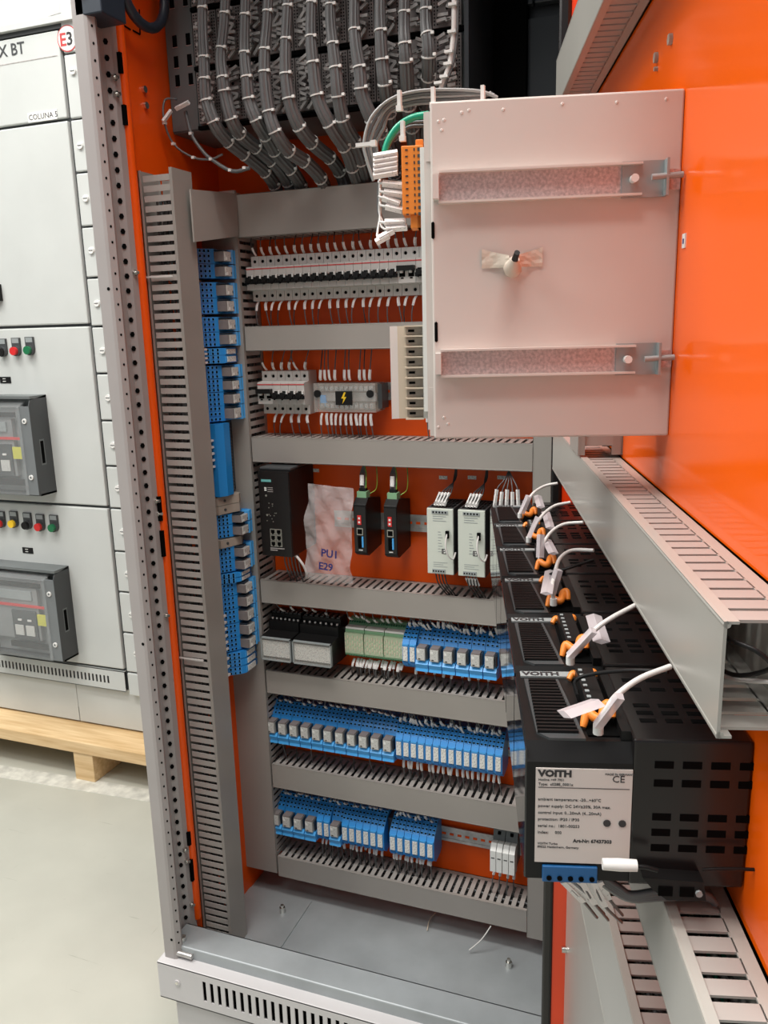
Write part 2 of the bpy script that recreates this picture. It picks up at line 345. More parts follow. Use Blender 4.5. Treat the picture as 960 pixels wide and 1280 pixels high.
# right frame: gasket + red post, upper right black area
cpart('gasket', MB().box(-0.186,-0.170,-0.405,-0.36,-1.30,0.62,'blackgl'), 'black rubber door gasket', bevel=0.004)
cpart('hinge_post', MB().box(-0.170,-0.1475,-0.402,-0.35,-1.30,0.62,'redor'), 'orange-red hinge post')
cpart('right_side_panel', MB().box(-0.165,-0.158,-0.36,0.02,-1.30,0.78,'blackpan'))
# plinth with vents
def vented(name, x0,x1,z0,z1,Y,slots,key,label,parent,MM,mk='dark'):
    mb=MB(); top,bot=z0,z1
    zs0,zs1=slots[2],slots[3]; xs=[]; x=slots[0]
    while x<slots[1]: xs.append(x); x+=slots[4]
    sw=slots[5]
    mb.box(x0,x1,Y,Y+0.002,zs1,z1,key); mb.box(x0,x1,Y,Y+0.002,z0,zs0,key)
    e=[x0]+[v for s in xs for v in (s,s+sw)]+[x1]
    for i in range(0,len(e),2): mb.box(e[i],e[i+1],Y,Y+0.002,zs0,zs1,key)
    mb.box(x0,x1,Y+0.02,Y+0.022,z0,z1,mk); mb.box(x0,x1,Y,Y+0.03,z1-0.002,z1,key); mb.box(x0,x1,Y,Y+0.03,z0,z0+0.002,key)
    return part(name,mb,parent,label,MM)
pl=vented('plinth_vent_panel',-0.940,-0.14,-1.297,-1.216,-0.415,(-0.838,-0.18,-1.277,-1.232,0.0166,0.0075),'plinth','light grey vented plinth cover',cab,CI)
pl2=cpart('plinth_top', MB().prism([(-0.415,-1.2162),(-0.413,-1.2146),(-0.389,-1.2140),(-0.36,-1.2140),(-0.36,-1.2162)],-0.940,-0.14,'plinth','x'))
cpart('plinth_base', MB().box(-0.915,-0.16,-0.40,0.0,ZF,-1.297,'plinth'), 'recessed lower plinth')
part('plinth_screw', MB().cyl((0,0,0),(0,-0.002,0),0.0065,'plinth',12).cyl((0,-0.002,0),(0,-0.003,0),0.0035,'steel',6), pl, None, T((-0.896,-0.415,-1.252)))
cpart('post_bolt', MB().cyl((-0.905,-0.374,-1.189),(-0.905,-0.374,-1.181),0.007,'steel',6), 'bright bolt at the foot of the post')
cpart('hinge_pin', MB().cyl((-0.922,-0.393,-1.203),(-0.872,-0.393,-1.204),0.0055,'galvl',10), 'zinc hinge pin')

# ---------------- door
dr=part('door', MB().box(0.0,0.80,0.0,0.022,-1.30,0.62,'orangegl'), cab, 'glossy orange hinged door', CI@M_DOOR, bevel=0.002)
part('door_gasket', MB().box(0.764,0.778,-0.016,-0.0002,-1.30,-0.385,'black'), dr, 'black gasket along the door edge')
part('lower_door_plate', MB().box(0.004,0.765,-0.004,-0.0005,-1.29,-0.50,'ductdoor'), dr, 'grey lower plate of the door')
w=onDoor(712,1218,0.006); part('door_screw', MB().cyl((0,-0.002,0),(0,-0.012,0),0.005,'steel',8), dr, 'bright screw', T((0.02,0,w[2])))
w=onDoor(856,301,0.0); part('sticker', MB().box(-0.004,0.004,-0.001,0,-0.005,0.005,'white').box(-0.0015,0.0015,-0.0013,0,-0.002,0.0015,'inkb'), dr, 'small white square sticker', T(w))
for q in ((840,49),(822,72),(822,86)):
    w=onDoor(*q,0.0); part('stud_nut', MB().cyl((0,0,0),(0,-0.003,0),0.0042 if q[1]<80 else 0.0018,'tan',6), dr, 'small zinc nut on the door', T(w))

# ================================================================== DUCTS
FING={}
def finger_mesh(D, w=0.0098):
    k=(round(D,4),w)
    if k not in FING:
        mb=MB(); mb.prism([(-0.010,-0.0016),(-0.010,0.0),(-D+0.0035,0.0),(-D+0.001,-0.0016)],-w/2,w/2,'ductfin','x'); FING[k]=mb.mesh('finger')
    return FING[k]
def duct(label, M, L, h, D, pitch=0.0158, top=True, bottom=False, lid=True, group=None, key='duct', cuts=None, lidL=None, flange=0.007, name='wiring_duct', wfac=0.62, fingerkey=None):
    t=thing(name,label,'cable duct',M,group)
    mb=MB(); mb.box(0,L,-0.002,0,-h/2,h/2,key)
    for s in (1,-1): mb.box(0,L,-0.011 if L<1.2 or D!=0.071 else -0.006,0,s*(h/2-0.0016),s*h/2,key)
    part('channel',mb,t)
    if lid:
        l0,l1=(0,L) if lidL is None else lidL
        mb=MB(); mb.box(l0,l1,-D,-D+0.0016,-h/2-0.0012,h/2+0.0012,key)
        for s in (1,-1):
            mb.box(l0,l1,-D,-D+flange,s*(h/2),s*(h/2+0.0014),key)
            mb.tube([(l0,-D+0.0015,s*(h/2-0.0003)),(l1,-D+0.0015,s*(h/2-0.0003))],0.0019,key,8)
        part('lid',mb,t)
    n=int(L/pitch); w=pitch*wfac; me=finger_mesh(D,w)
    for s,on in ((1,top),(-1,bottom)):
        if on=='mesh' or not on: continue
        for i in range(n):
            o=part('finger',me,t,None,T(((i+0.5)*pitch,0,s*h/2)) if s>0 else T(((i+0.5)*pitch,0,s*h/2+0.0016)))
    if bottom is False:
        mb=MB()
        for i in range(n): mb.box((i+0.5)*pitch-w/2,(i+0.5)*pitch+w/2,-D+0.002,-0.010,-h/2,-h/2+0.0016,key)
        part('rear_side_fingers',mb,t,None,None,'stuff')
    if top is False:
        mb=MB()
        for i in range(n): mb.box((i+0.5)*pitch-w/2,(i+0.5)*pitch+w/2,-D+0.002,-0.010,h/2-0.0016,h/2,key)
        part('far_side_fingers',mb,t,None,None,'stuff')
    return t
def fill(label, M, L, h, D, n=14, rnd=None, green=False):
    rnd=rnd or R_; mb=MB()
    for i in range(n):
        y=-rnd.uniform(0.008,D-0.008); z=rnd.uniform(-h/2+0.008,h/2-0.006); pts=[]; k=max(4,int(L/0.06))
        for j in range(k+1):
            pts.append((L*j/k, min(-0.005,max(-D+0.006,y+rnd.uniform(-.008,.008))), min(h/2-0.005,max(-h/2+0.005,z+rnd.uniform(-.008,.008)))))
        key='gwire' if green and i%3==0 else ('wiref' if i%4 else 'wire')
        mb.tube(smooth_path(pts,2),rnd.uniform(0.0016,0.0026),key,5)
    return solo('duct_wires',mb,label,'wires',M,None,'stuff')
XL,XR=-0.846,-0.271
rows=[(0.250,0.174,'topmost horizontal grey duct under the cable bundles'),(0.003,-0.042,'horizontal grey duct between the two rows of circuit breakers'),
      (-0.217,-0.266,'horizontal grey duct above the black network switch'),(-0.521,-0.570,'horizontal grey duct with the plastic bag resting on it'),
      (-0.727,-0.778,'horizontal grey duct under the green modules'),(-0.952,-1.007,'horizontal grey duct under the long row of blue relays'),
      (-1.186,-1.235,'lowest horizontal grey duct just above the cabinet floor')]
for i,(zt,zb,lab) in enumerate(rows):
    zc,h=(zt+zb)/2,zt-zb
    M=T((XL,0,zc)); up=(i<2)
    duct(lab,M,XR-XL if i!=0 else 0.42,h,0.08,0.0158,top=(False if up else True),bottom=(True if up else False),wfac=0.60)
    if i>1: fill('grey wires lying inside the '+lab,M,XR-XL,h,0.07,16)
# verticals on the mounting plate (local x up, slotted side to +X)
def M_UP(x,z): return Matrix(((0,0,1,x),(0,1,0,0),(-1,0,0,z),(0,0,0,1)))     # local x = down, local z = +X, local y = Y
duct('vertical grey duct on the mounting plate behind the blue relay column',M_UP(-0.894,0.26),1.49,0.086,0.08,0.0158,top=True,bottom=False,wfac=0.60)
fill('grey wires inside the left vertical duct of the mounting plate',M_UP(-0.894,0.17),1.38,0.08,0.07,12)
duct('vertical grey duct on the mounting plate beside the black gasket',M_UP(-0.234,0.26),1.507,0.070,0.08,0.0158,top=False,bottom=False,wfac=0.60)
# front-left duct on the side wall
ML=M_LEFT(-0.241,-1.294)
dl=duct('tall slotted grey duct standing at the front of the left side wall',ML,1.567,0.058,0.071,0.0166,top=True,bottom=False,wfac=0.62,flange=0.006)
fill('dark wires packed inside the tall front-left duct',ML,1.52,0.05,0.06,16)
for q in ((195,346),(250,825)):
    w=onY(*q,-0.2735); part('cable_tie', MB().box(-0.005,0.058,-0.002,0.0,-0.0015,0.0015,'tie'), dl, 'white cable tie around the duct', ML.inverted()@T((-0.93,-0.2735,w[2])))
# short duct piece running back along the side wall above the blue terminals
t=thing('wiring_duct','short plain grey duct lid above the blue relay column','cable duct',T((-0.93,-0.15,0.2)))
pts=[(-0.240,0.152),(-0.240,0.240),(-0.083,0.253),(-0.083,0.175)]
part('lid',MB().prism([(p[0]+0.15,p[1]-0.2) for p in pts],0.083,0.086,'duct','x'),t); part('channel',MB().box(0,0.083,-0.06,0.066,-0.02,-0.018,'duct').box(0,0.083,-0.06,0.066,0.03,0.032,'duct'),t)

# door ducts
MD=lambda a,z: M_DOOR@T((a,0,z))
duct('upper slotted grey duct high on the orange door',MD(0.0,0.290),0.79,0.056,0.042,0.0161,top=False,bottom=True,key='ductdoor',wfac=0.76)
duct('long slotted grey duct on the door above the black controllers',MD(0.04,-0.1665),0.745,0.056,0.042,0.0161,top=True,bottom=False,key='ductdoor',wfac=0.78)
fill('red-brown shadowed wires in the end of the long door duct',MD(0.14,-0.1665),0.56,0.04,0.03,6)
P_=[M_DOOR@Vector(p) for p in ((0.74,-0.036,-0.150),(0.772,-0.038,-0.149),(0.784,-0.026,-0.152),(0.780,-0.018,-0.162),(0.765,-0.030,-0.172),(0.73,-0.036,-0.175))]
P_=smooth_path(P_,5); O_=P_[0].copy(); solo('wire',MB().tube([p-O_ for p in P_],0.0012,'black',6),'black wire loop in the open end of the long door duct','wire',T(O_))
P_=[M_DOOR@Vector(p) for p in ((0.72,-0.034,-0.183),(0.755,-0.028,-0.178),(0.782,-0.016,-0.168),(0.80,-0.006,-0.160))]
P_=smooth_path(P_,5); O_=P_[0].copy(); solo('wire',MB().tube([p-O_ for p in P_],0.0012,'wirew',6),'white wire in the open end of the long door duct','wire',T(O_))
tb=duct('slotted grey duct with green wires just under the nearest controller',MD(0.48,-0.374),0.32,0.056,0.042,0.0158,top=True,bottom=False,key='ductdoor',wfac=0.72)
fill('green and white wires inside the duct under the nearest controller',MD(0.5,-0.380),0.265,0.03,0.03,12,green=True)
duct('second slotted grey duct lower on the door beside the wire sleeves',MD(0.30,-0.545),0.46,0.100,0.042,0.0158,top=True,bottom=False,key='ductdoor',wfac=0.72)
fill('dark wires inside the lower door duct',MD(0.30,-0.545),0.46,0.09,0.035,10)
def M_DV(a,z): return M_DOOR@Matrix(((0,0,1,a),(0,1,0,0),(-1,0,0,z),(0,0,0,1)))
duct('vertical grey duct on the door beside the hinge',M_DV(0.275,0.08),0.215,0.06,0.045,0.03,top=True,bottom=False,key='duct',wfac=0.7)

# ================================================================== DIN RAILS
def rail(label, x0, x1, z, M=I4):
    mb=MB(); mb.box(x0,x1,-0.008,-0.0065,-0.0135,0.0135,'galvl')
    for s in (1,-1): mb.box(x0,x1,-0.008,0,s*0.0120,s*0.0135,'galvl'); mb.box(x0,x1,-0.0095,-0.008,s*0.0110,s*0.0175,'galvl')
    x=x0+0.006
    while x<x1-0.01: mb.box(x,x+0.009,-0.0086,-0.007,-0.0026,0.0026,'orange'); x+=0.0175
    mb2=mb; return solo('mounting_rail',mb2,label,'rail',M@T((0,-0.0,z)))
rail('zinc rail carrying the top row of circuit breakers',XL,-0.275,0.096)
rail('zinc rail behind the short breaker group and clear terminal block',XL,-0.275,-0.128)
rail('zinc rail behind the two media converters and power supplies',-0.70,-0.275,-0.394)
rail('zinc rail under the green modules and wide relays',XL,-0.275,-0.650)
rail('zinc rail behind the long row of blue relays',XL,-0.275,-0.864)
rail('zinc rail with empty slotted stretch in the lowest row',XL,-0.275,-1.091)

# ================================================================== CIRCUIT BREAKERS
def mcb_meshes(w, wide=False, poles=1):
    e=0.0003
    body=MB().prism([(-0.008,-0.043),(-0.008,0.043),(-0.046,0.043),(-0.046,0.0235),(-0.068,0.0215),(-0.068,-0.0215),(-0.046,-0.0235),(-0.046,-0.043)],e,w-e,'mcb','x')
    for p in range(poles):
        c=(p+0.5)*w/poles
        for z in (0.033,-0.033): body.cyl((c,-0.0462,z),(c,-0.044,z),0.0032,'dark',8).tube([(c-0.0001,-0.0455,z+0.0001),(c,-0.0464,z)],0.0042,'tan',8,caps=False)
        body.box(c-0.0055,c+0.0055,-0.0685,-0.066,-0.0105,0.0045,'dark')
    line=MB().box(e,w-e,-0.0686,-0.0665,0.0165,0.0185,'redl')
    lev=MB()
    if not wide:
        lev.box(0.0004,w-0.0004,-0.076,-0.067,-0.011,-0.004,'black').box(0.0035,w-0.0045,-0.080,-0.067,-0.008,0.002,'black').box(w-0.0042,w-0.0010,-0.073,-0.067,-0.001,0.0055,'white').box(w*0.35,w*0.5,-0.0795,-0.076,-0.0125,-0.0105,'black')
    else:
        lev.box(0.001,w-0.001,-0.079,-0.067,0.000,0.009,'black')
        for c in (w*0.25,w*0.75): lev.box(c-0.003,c+0.003,-0.074,-0.067,-0.004,0.0,'white').box(c-0.0025,c+0.0025,-0.0688,-0.067,-0.014,-0.0115,'dark')
    return body.mesh('housing'),line.mesh('red_stripe'),lev.mesh('toggle')
M1=mcb_meshes(0.0175); M2=mcb_meshes(0.035,True,2)
def breaker(x,z,ms,label,group):
    t=thing('circuit_breaker',label,'circuit breaker',T((x,0,z)),group)
    part('housing',ms[0],t); part('red_stripe',ms[1],t,'red line'); part('toggle',ms[2],t,'black switch lever'); return t
BX=-0.8415
for i in range(18): breaker(BX+i*0.01755,0.096,M1,'%s white circuit breaker from the left in the long upper row'%nth(i),'circuit breakers in the long upper row')
breaker(BX+18*0.01755,0.096,M2,'double-width white breaker with raised lever near the right end of the upper row','circuit breakers in the long upper row')
for i in range(3): breaker(BX+(20+i)*0.01755,0.096,M1,'%s white breaker to the right of the double-width one'%nth(i),'circuit breakers in the long upper row')
breaker(-0.832,-0.128,M2,'double-width white breaker at the left of the short lower breaker group','circuit breakers in the short lower group')
for i in range(4): breaker(-0.832+0.035+i*0.0175,-0.128,M1,'%s single white breaker right of the double-width one in the short lower group'%nth(i),'circuit breakers in the short lower group')

# ================================================================== CLEAR-COVERED DISTRIBUTION BLOCK
t=thing('distribution_block','clear-covered distribution terminal block with black and yellow lightning sign','terminal block',T((-0.711,0,-0.137)))
mb=MB(); mb.box(0,0.131,-0.035,-0.008,-0.027,0.027,'tan')
for i in range(11):
    x=0.012+i*0.0105
    mb.box(x-0.0042,x+0.0042,-0.046,-0.035,0.012,0.022,'galvl').cyl((x,-0.048,0.017),(x,-0.045,0.017),0.003,'steel',8)
    mb.box(x-0.0042,x+0.0042,-0.046,-0.035,-0.022,-0.012,'galvl').cyl((x,-0.048,-0.017),(x,-0.045,-0.017),0.003,'steel',8)
mb.box(0.004,0.127,-0.040,-0.034,-0.008,0.008,'galvl').box(0.006,0.018,-0.043,-0.036,-0.018,0.004,'bluel')
part('terminal_bars',mb,t)
part('clear_cover',MB().box(0,0.131,-0.060,-0.0585,-0.028,0.028,'cover3').box(0,0.131,-0.0585,-0.02,0.0265,0.028,'cover3').box(0,0.131,-0.0585,-0.02,-0.028,-0.0265,'cover3').box(0,0.0015,-0.0585,-0.02,-0.028,0.028,'cover3').box(0.1295,0.131,-0.0585,-0.02,-0.028,0.028,'cover3'),t,'clear plastic cover')
for x in (0.009,0.121): part('cap_screw',MB().cyl((x,-0.060,0.008),(x,-0.063,0.008),0.0075,'black',14),t,'black round cover knob')
sg=part('warning_sign',MB().box(0.048,0.083,-0.0625,-0.060,-0.014,0.013,'black'),t,'black square with yellow lightning bolt')
bl=[(0.067,0.011),(0.0605,-0.001),(0.0655,-0.001),(0.0625,-0.012),(0.0715,0.002),(0.0665,0.002),(0.0705,0.011)]
part('lightning_bolt',MB().prism(bl,-0.0632,-0.0625,'yellow','y'),sg,'yellow lightning bolt')
part('end_clamp',MB().box(0.131,0.139,-0.045,-0.008,-0.022,0.026,'dgrey'),t,'dark end clamp')

# ================================================================== BLUE RELAY TERMINALS
def relay_wide(w):
    e=0.0004; b=MB()
    b.prism([(-0.008,-0.036),(-0.008,0.043),(-0.030,0.043),(-0.052,0.018),(-0.056,0.012),(-0.056,-0.030),(-0.066,-0.032),(-0.066,-0.040),(-0.050,-0.044),(-0.020,-0.042)],e,w-e,'blue','x')
    b.prism([(-0.056,-0.016),(-0.070,-0.018),(-0.076,-0.024),(-0.072,-0.034),(-0.074,-0.040),(-0.052,-0.042)],e+0.0005,w-e-0.0005,'bluel','x')
    en=MB()
    for j in range(4):
        for i in range(3):
            c=w*(i+0.5)/3; f=(j+0.5)/4; y=-0.030-f*0.022; z=0.043-f*0.025
            A=T((c,y,z))@Matrix.Rotation(math.atan2(0.025,0.022),4,'X')
            en.box(-0.0031,0.0031,-0.0026,0.0026,0.0,0.0022,'bluel',A); en.box(-0.0023,0.0023,-0.0019,0.0017,0.0022,0.0024,'dark',A)
    for i in range(3):
        c=w*(i+0.5)/3; en.box(c-0.0035,c+0.0035,-0.03,-0.012,0.043,0.0445,'blued')
    rl=MB().box(w*0.16,w*0.80,-0.077,-0.056,-0.0155,0.010,'relside').box(w*0.19,w*0.77,-0.0780,-0.076,-0.0135,0.009,'relay'); rl.box(w*0.17,w*0.79,-0.0765,-0.056,0.010,0.0125,'rackp'); rl.box(w*0.22,w*0.42,-0.0785,-0.078,0.001,0.0065,'white')
    rl.box(w*0.30,w*0.45,-0.0785,-0.078,-0.0125,-0.0105,'ink')
    lv=MB().prism([(-0.056,0.012),(-0.073,0.009),(-0.070,-0.014),(-0.056,-0.016)],w*0.85,w*0.93,'navy','x')
    return b.mesh('socket'),en.mesh('wire_entries'),rl.mesh('relay'),lv.mesh('retaining_lever')
def relay_slim(w):
    e=0.0004; b=MB()
    b.prism([(-0.008,-0.036),(-0.008,0.043),(-0.030,0.043),(-0.060,0.020),(-0.066,0.012),(-0.066,-0.030),(-0.058,-0.038),(-0.050,-0.044),(-0.020,-0.042)],e,w-e,'blue','x')
    b.box(w*0.12,w*0.88,-0.0675,-0.066,0.0085,0.0120,'bluel')
    en=MB()
    for j in range(4):
        for i in range(2):
            c=w*(i+0.5)/2; f=(j+0.5)/4; y=-0.030-f*0.030; z=0.043-f*0.023
            A=T((c,y,z))@Matrix.Rotation(math.atan2(0.023,0.030),4,'X')
            en.box(-0.003,0.003,-0.0028,0.0028,0.0,0.002,'bluel',A); en.box(-0.0023,0.0023,-0.0019,0.0017,0.002,0.0022,'dark',A)
    en.box(w*0.2,w*0.8,-0.030,-0.012,0.043,0.0445,'blued')
    lb=MB().box(w*0.14,w*0.80,-0.0685,-0.066,-0.024,0.006,'lab')
    ft=MB().box(w*0.15,w*0.85,-0.0672,-0.060,-0.033,-0.026,'blued')
    return b.mesh('socket'),en.mesh('wire_entries'),lb.mesh('white_label'),ft.mesh('foot_clip')
PW={}
def put_relay(kind,w,M,label,group):
    k=(kind,round(w,4))
    if k not in PW: PW[k]=(relay_wide if kind=='wide' else relay_slim)(w)
    ms=PW[k]; t=thing('relay_terminal',label,'relay',M,group)
    part('socket',ms[0],t); part('wire_entries',ms[1],t)
    if kind=='wide': part('relay',ms[2],t,'grey plug-in relay'); part('retaining_lever',ms[3],t,'black lever')
    else: part('white_label',ms[2],t,'white printed label'); part('foot_clip',ms[3],t)
    return t
ZR1,ZR2,ZR3=-0.646,-0.861,-1.091
for i in range(2): put_relay('slim',0.015,T((-0.535+i*0.015,0,ZR1)),'%s slim blue relay beside the green modules'%nth(i),'slim relays in the row of green modules')
for i in range(6): put_relay('wide',0.0280,T((-0.505+i*0.0281,0,ZR1)),'%s wide blue relay from the left in the row of green modules'%nth(i),'wide relays in the row of green modules')
for i in range(11): put_relay('wide',0.0274,T((-0.858+i*0.02745,0,ZR2)),'%s wide blue relay from the left in the long middle row'%nth(i),'wide relays in the long middle row')
for i in range(14): put_relay('slim',0.0163,T((-0.555+i*0.01635,0,ZR2)),'%s slim blue relay from the left in the long middle row'%nth(i),'slim relays in the long middle row')
x=-0.862
for i in range(4): put_relay('wide',0.0282,T((x+i*0.0283,0,ZR3)),'%s wide blue relay from the left in the lowest row'%nth(i),'wide relays in the lowest row')
for i in range(2): put_relay('slim',0.0163,T((-0.749+i*0.0165,0,ZR3)),'slim blue relay in the lowest row, %s of the pair between wide ones'%nth(i),'slim relays in the lowest row')
put_relay('wide',0.0280,T((-0.716,0,ZR3)),'lone wide blue relay between slim ones in the lowest row','wide relays in the lowest row')
for i in range(6): put_relay('slim',0.0168,T((-0.688+i*0.0168,0,ZR3)),'%s slim blue relay right of the lone wide one in the lowest row'%nth(i),'slim relays in the lowest row')
for i in range(6): put_relay('slim',0.0168,T((-0.575+i*0.0170,0,ZR3)),'%s slim blue relay in the detached right group of the lowest row'%nth(i),'slim relays in the lowest row')
for x,lab in ((-0.5865,'dark blue end plate between the two groups of the lowest row'),): solo('end_plate',MB().box(0,0.011,-0.040,-0.008,-0.030,0.034,'navy'),lab,'end plate',T((x,0,ZR3)))
# left column on the side wall
YC=-0.118
def zl(px): return onX(285+ (px-310)*0.058, px, -0.865)[2]
seq=[('w',312,331),('w',331,349),('w',353.5,373),('w',373,392.5),('w',396,414.5),('w',414.5,432.5),('s',434,443),('s',443,453),('w',455,471.5),('w',471.5,488),('w',488,505),('w',505,524),
     ('c',526,614),('t',615,626),('t',626,637),('w',638,651),('w',651,666.5),('t',667.5,678),('w',678,693.5),('w',693.5,709),('s',710,716),('s',716,722),('w',722.5,738.5),('w',738.5,755),('w',755,772.5),('w',772.5,790),('w',790,806.5),('s',807,816),('s',816,825),('s',825,835)]
rail('zinc rail on the left side wall behind the blue relay column',-0.70,0.15,0.0,M_LEFT(YC,0))
wi=si=ti=0
for k,a,b in seq:
    z1,z0=zl(a),zl(b); M=M_LEFT(YC,z0); w=z1-z0
    if k=='w':
        q=round(w,3); put_relay('wide',q,M,'%s wide relay from the top in the blue column on the left wall'%nth(wi),'wide relays in the left wall column'); wi+=1
    elif k=='s':
        q=round(w,3); put_relay('slim',q,M,'%s slim terminal from the top in the blue column on the left wall'%nth(si),'slim terminals in the left wall column'); si+=1
    elif k=='t':
        t=thing('end_clamp','%s tan end clamp from the top in the blue column'%nth(ti),'end clamp',M,'tan end clamps in the blue column'); ti+=1
        part('clamp_body',MB().prism([(-0.008,-0.03),(-0.008,0.043),(-0.045,0.043),(-0.058,0.010),(-0.066,-0.004),(-0.060,-0.02),(-0.05,-0.022)],0.0005,w-0.0005,'tan','x'),t); part('clamp_screw',MB().cyl((w/2,-0.052,0.028),(w/2,-0.05,0.0265),0.003,'dgrey',8),t,'dark screw')
    else:
        t=thing('terminal_strip','long plain blue terminal strip with black comb in the left wall column','terminal strip',M)
        part('blue_cover',MB().prism([(-0.008,0.005),(-0.008,0.045),(-0.052,0.045),(-0.062,0.030),(-0.062,0.008)],0,w,'blue','x'),t)
        mb=MB().box(0,w,-0.040,-0.008,-0.040,0.005,'navy')
        n=22
        for i in range(n): mb.box(w*(i+0.2)/n,w*(i+0.75)/n,-0.048,-0.040,-0.022,-0.008,'dgrey')
        part('comb',mb,t,'black comb of terminal slots',None,'stuff')
# white ferrules poking out left of the column
fi=0
for ya,yb,n in ((436,452,4),(548,580,5),(765,806,6),(818,838,3)):
    for i in range(n):
        y=ya+(yb-ya)*i/max(1,n-1); z=onX(262+(y-312)*0.058,y,-0.885)[2]
        t=thing('wire','grey wire with white sleeve, %s from the top left of the blue column'%nth(fi),'wire',T((-0.885,-0.160,z)),'wires entering the left wall column'); fi+=1
        part('insulation',MB().tube([(0,0,0),(-0.005,-0.03,-0.004),(-0.02,-0.045,-0.01)],0.0013,'wire',5),t); part('marker_sleeve',MB().box(-0.0025,0.0025,-0.022,-0.004,-0.002,0.002,'sleeve'),t,'white marker sleeve')

# ================================================================== METERS, GREEN MODULES, FUSES
for x0,x1,lab in ((-0.843,-0.772,'left one of two clear-fronted black measuring modules'),(-0.768,-0.679,'right one of two clear-fronted black measuring modules, beside the green ones')):
    w=x1-x0; t=thing('measuring_module',lab,'module',T((x0,0,-0.650)),'clear-fronted measuring modules')
    part('housing',MB().prism([(-0.008,-0.045),(-0.008,0.045),(-0.045,0.045),(-0.045,0.034),(-0.060,0.032),(-0.060,0.012),(-0.094,0.010),(-0.094,-0.040),(-0.05,-0.045)],0,w,'black','x'),t)
    mb=MB(); n=7
    for i in range(n):
        c=w*(i+0.5)/n
        mb.box(c-0.0035,c+0.0035,-0.043,-0.016,0.045,0.048,'dgrey'); mb.cyl((c,-0.036,0.048),(c,-0.036,0.049),0.002,'galvl',6)
        mb.cyl((c,-0.050,0.0335),(c,-0.050,0.0365),0.0025,'white',6)
    part('terminal_screws',mb,t,None,None,'stuff')
    part('front_label',MB().box(0.003,w-0.003,-0.0965,-0.094,-0.034,0.001,'lab'),t,'white printed front label')
    mb=MB().box(0,w,-0.100,-0.099,-0.040,0.008,'cover3')
    for bx in ((0,w,-0.042,-0.040),(0,w,0.007,0.009)): mb.box(bx[0],bx[1],-0.101,-0.094,bx[2],bx[3],'vgrey')
    for bx in ((0,0.002),(w-0.002,w)): mb.box(bx[0],bx[1],-0.101,-0.094,-0.042,0.009,'vgrey')
    part('clear_cover',mb,t,'clear hinged cover with grey rim')
for i in range(3):
    w=0.0437; t=thing('relay_module','%s pale green terminal module from the left'%nth(i),'module',T((-0.667+i*0.0441,0,-0.648)),'pale green modules')
    part('housing',MB().prism([(-0.008,-0.040),(-0.008,0.042),(-0.020,0.042),(-0.032,0.030),(-0.050,0.026),(-0.055,-0.028),(-0.040,-0.034),(-0.034,-0.040)],0.0004,w-0.0004,'gterm','x'),t)
    part('clear_top',MB().box(0.001,w-0.001,-0.050,-0.034,0.027,0.031,'white').box(0.001,w-0.001,-0.0570,-0.051,-0.024,0.020,'gterm2'),t,'pale contact field under clear strip')
    mb=MB()
    for c in range(8):
        x=w*(c+0.5)/8
        for z in (-0.016,-0.004,0.008): mb.box(x-0.0009,x+0.0009,-0.0582,-0.057,z-0.0035+((c%2)*0.004),z+0.0035+((c%2)*0.004),'beige')
        mb.box(x-0.0015,x+0.0015,-0.0545,-0.050,-0.0305,-0.0275,'green'); mb.box(x-0.0015,x+0.0015,-0.030,-0.0255,0.0345,0.0375,'green')
    part('contacts',mb,t,None,None,'stuff')
for i in range(2):
    w=0.026; t=thing('fuse_holder','%s white double fuse holder at the right end of the lowest row'%('left' if i==0 else 'right'),'fuse holder',T((-0.352+i*0.0265,0,-1.085)),'white fuse holders')
    part('base',MB().prism([(-0.008,-0.03),(-0.008,0.045),(-0.030,0.045),(-0.038,0.022),(-0.04,-0.03)],0.0005,w-0.0005,'rack','x').cyl((w/2,-0.032,0.040),(w/2,-0.034,0.034),0.0035,'dark',8),t,'grey terminal base')
    for j in range(2):
        a=w*j/2; part('fuse_carrier',MB().prism([(-0.036,0.022),(-0.054,0.026),(-0.066,0.014),(-0.066,-0.034),(-0.04,-0.040)],a+0.0006,a+w/2-0.0006,'white','x').box(a+0.003,a+w/2-0.003,-0.0665,-0.065,-0.003,-0.001,'ink'),t,'white fuse carrier')

# ================================================================== SWITCH, CONVERTERS, POWER SUPPLIES, BAG
t=thing('network_switch','black network switch with teal stripe and six ports in two columns','network switch',T((-0.814,0,-0.365)))
part('housing',MB().box(0,0.069,-0.12,-0.006,-0.088,0.088,'black').box(0.0,0.069,-0.112,-0.02,0.088,0.094,'dgrey'),t,bevel=0.002)
fp=part('front_panel',MB().box(0.001,0.068,-0.1215,-0.12,-0.087,0.087,'blackgl'),t,'glossy black front panel')
part('name_strip',MB().box(0.008,0.030,-0.1222,-0.1215,0.066,0.071,'teal'),t,'teal name strip')
mb=MB()
for r in range(3):
    for c in range(2):
        x=0.022+c*0.0135; z=-0.030-r*0.0125; mb.box(x,x+0.0125,-0.1232,-0.1215,z-0.0115,z,'port').box(x+0.002,x+0.0105,-0.1235,-0.1218,z-0.0085,z-0.0015,'dark').box(x+0.004,x+0.0085,-0.1235,-0.1218,z-0.0105,z-0.0085,'dark')
part('ports',mb,t,'six network sockets with metal rims')
mb=MB()
rr=random.Random(3)
for r in range(3):
    mb.box(0.014,0.019,-0.1219,-0.1214,0.052-r*0.0042,0.055-r*0.0042,'white') if r<2 else None
    mb.box(0.021,0.033,-0.1218,-0.1214,0.0538-r*0.004,0.0550-r*0.004,'rsl')
for i in range(14):
    x=0.016+rr.random()*0.022; z=0.024-rr.random()*0.045; mb.cyl((x,-0.1214,z),(x,-0.1219,z),0.0011,'port',6)
for z in (0.038,-0.002): mb.cyl((0.017,-0.1214,z),(0.017,-0.1219,z),0.0022,'port',8)
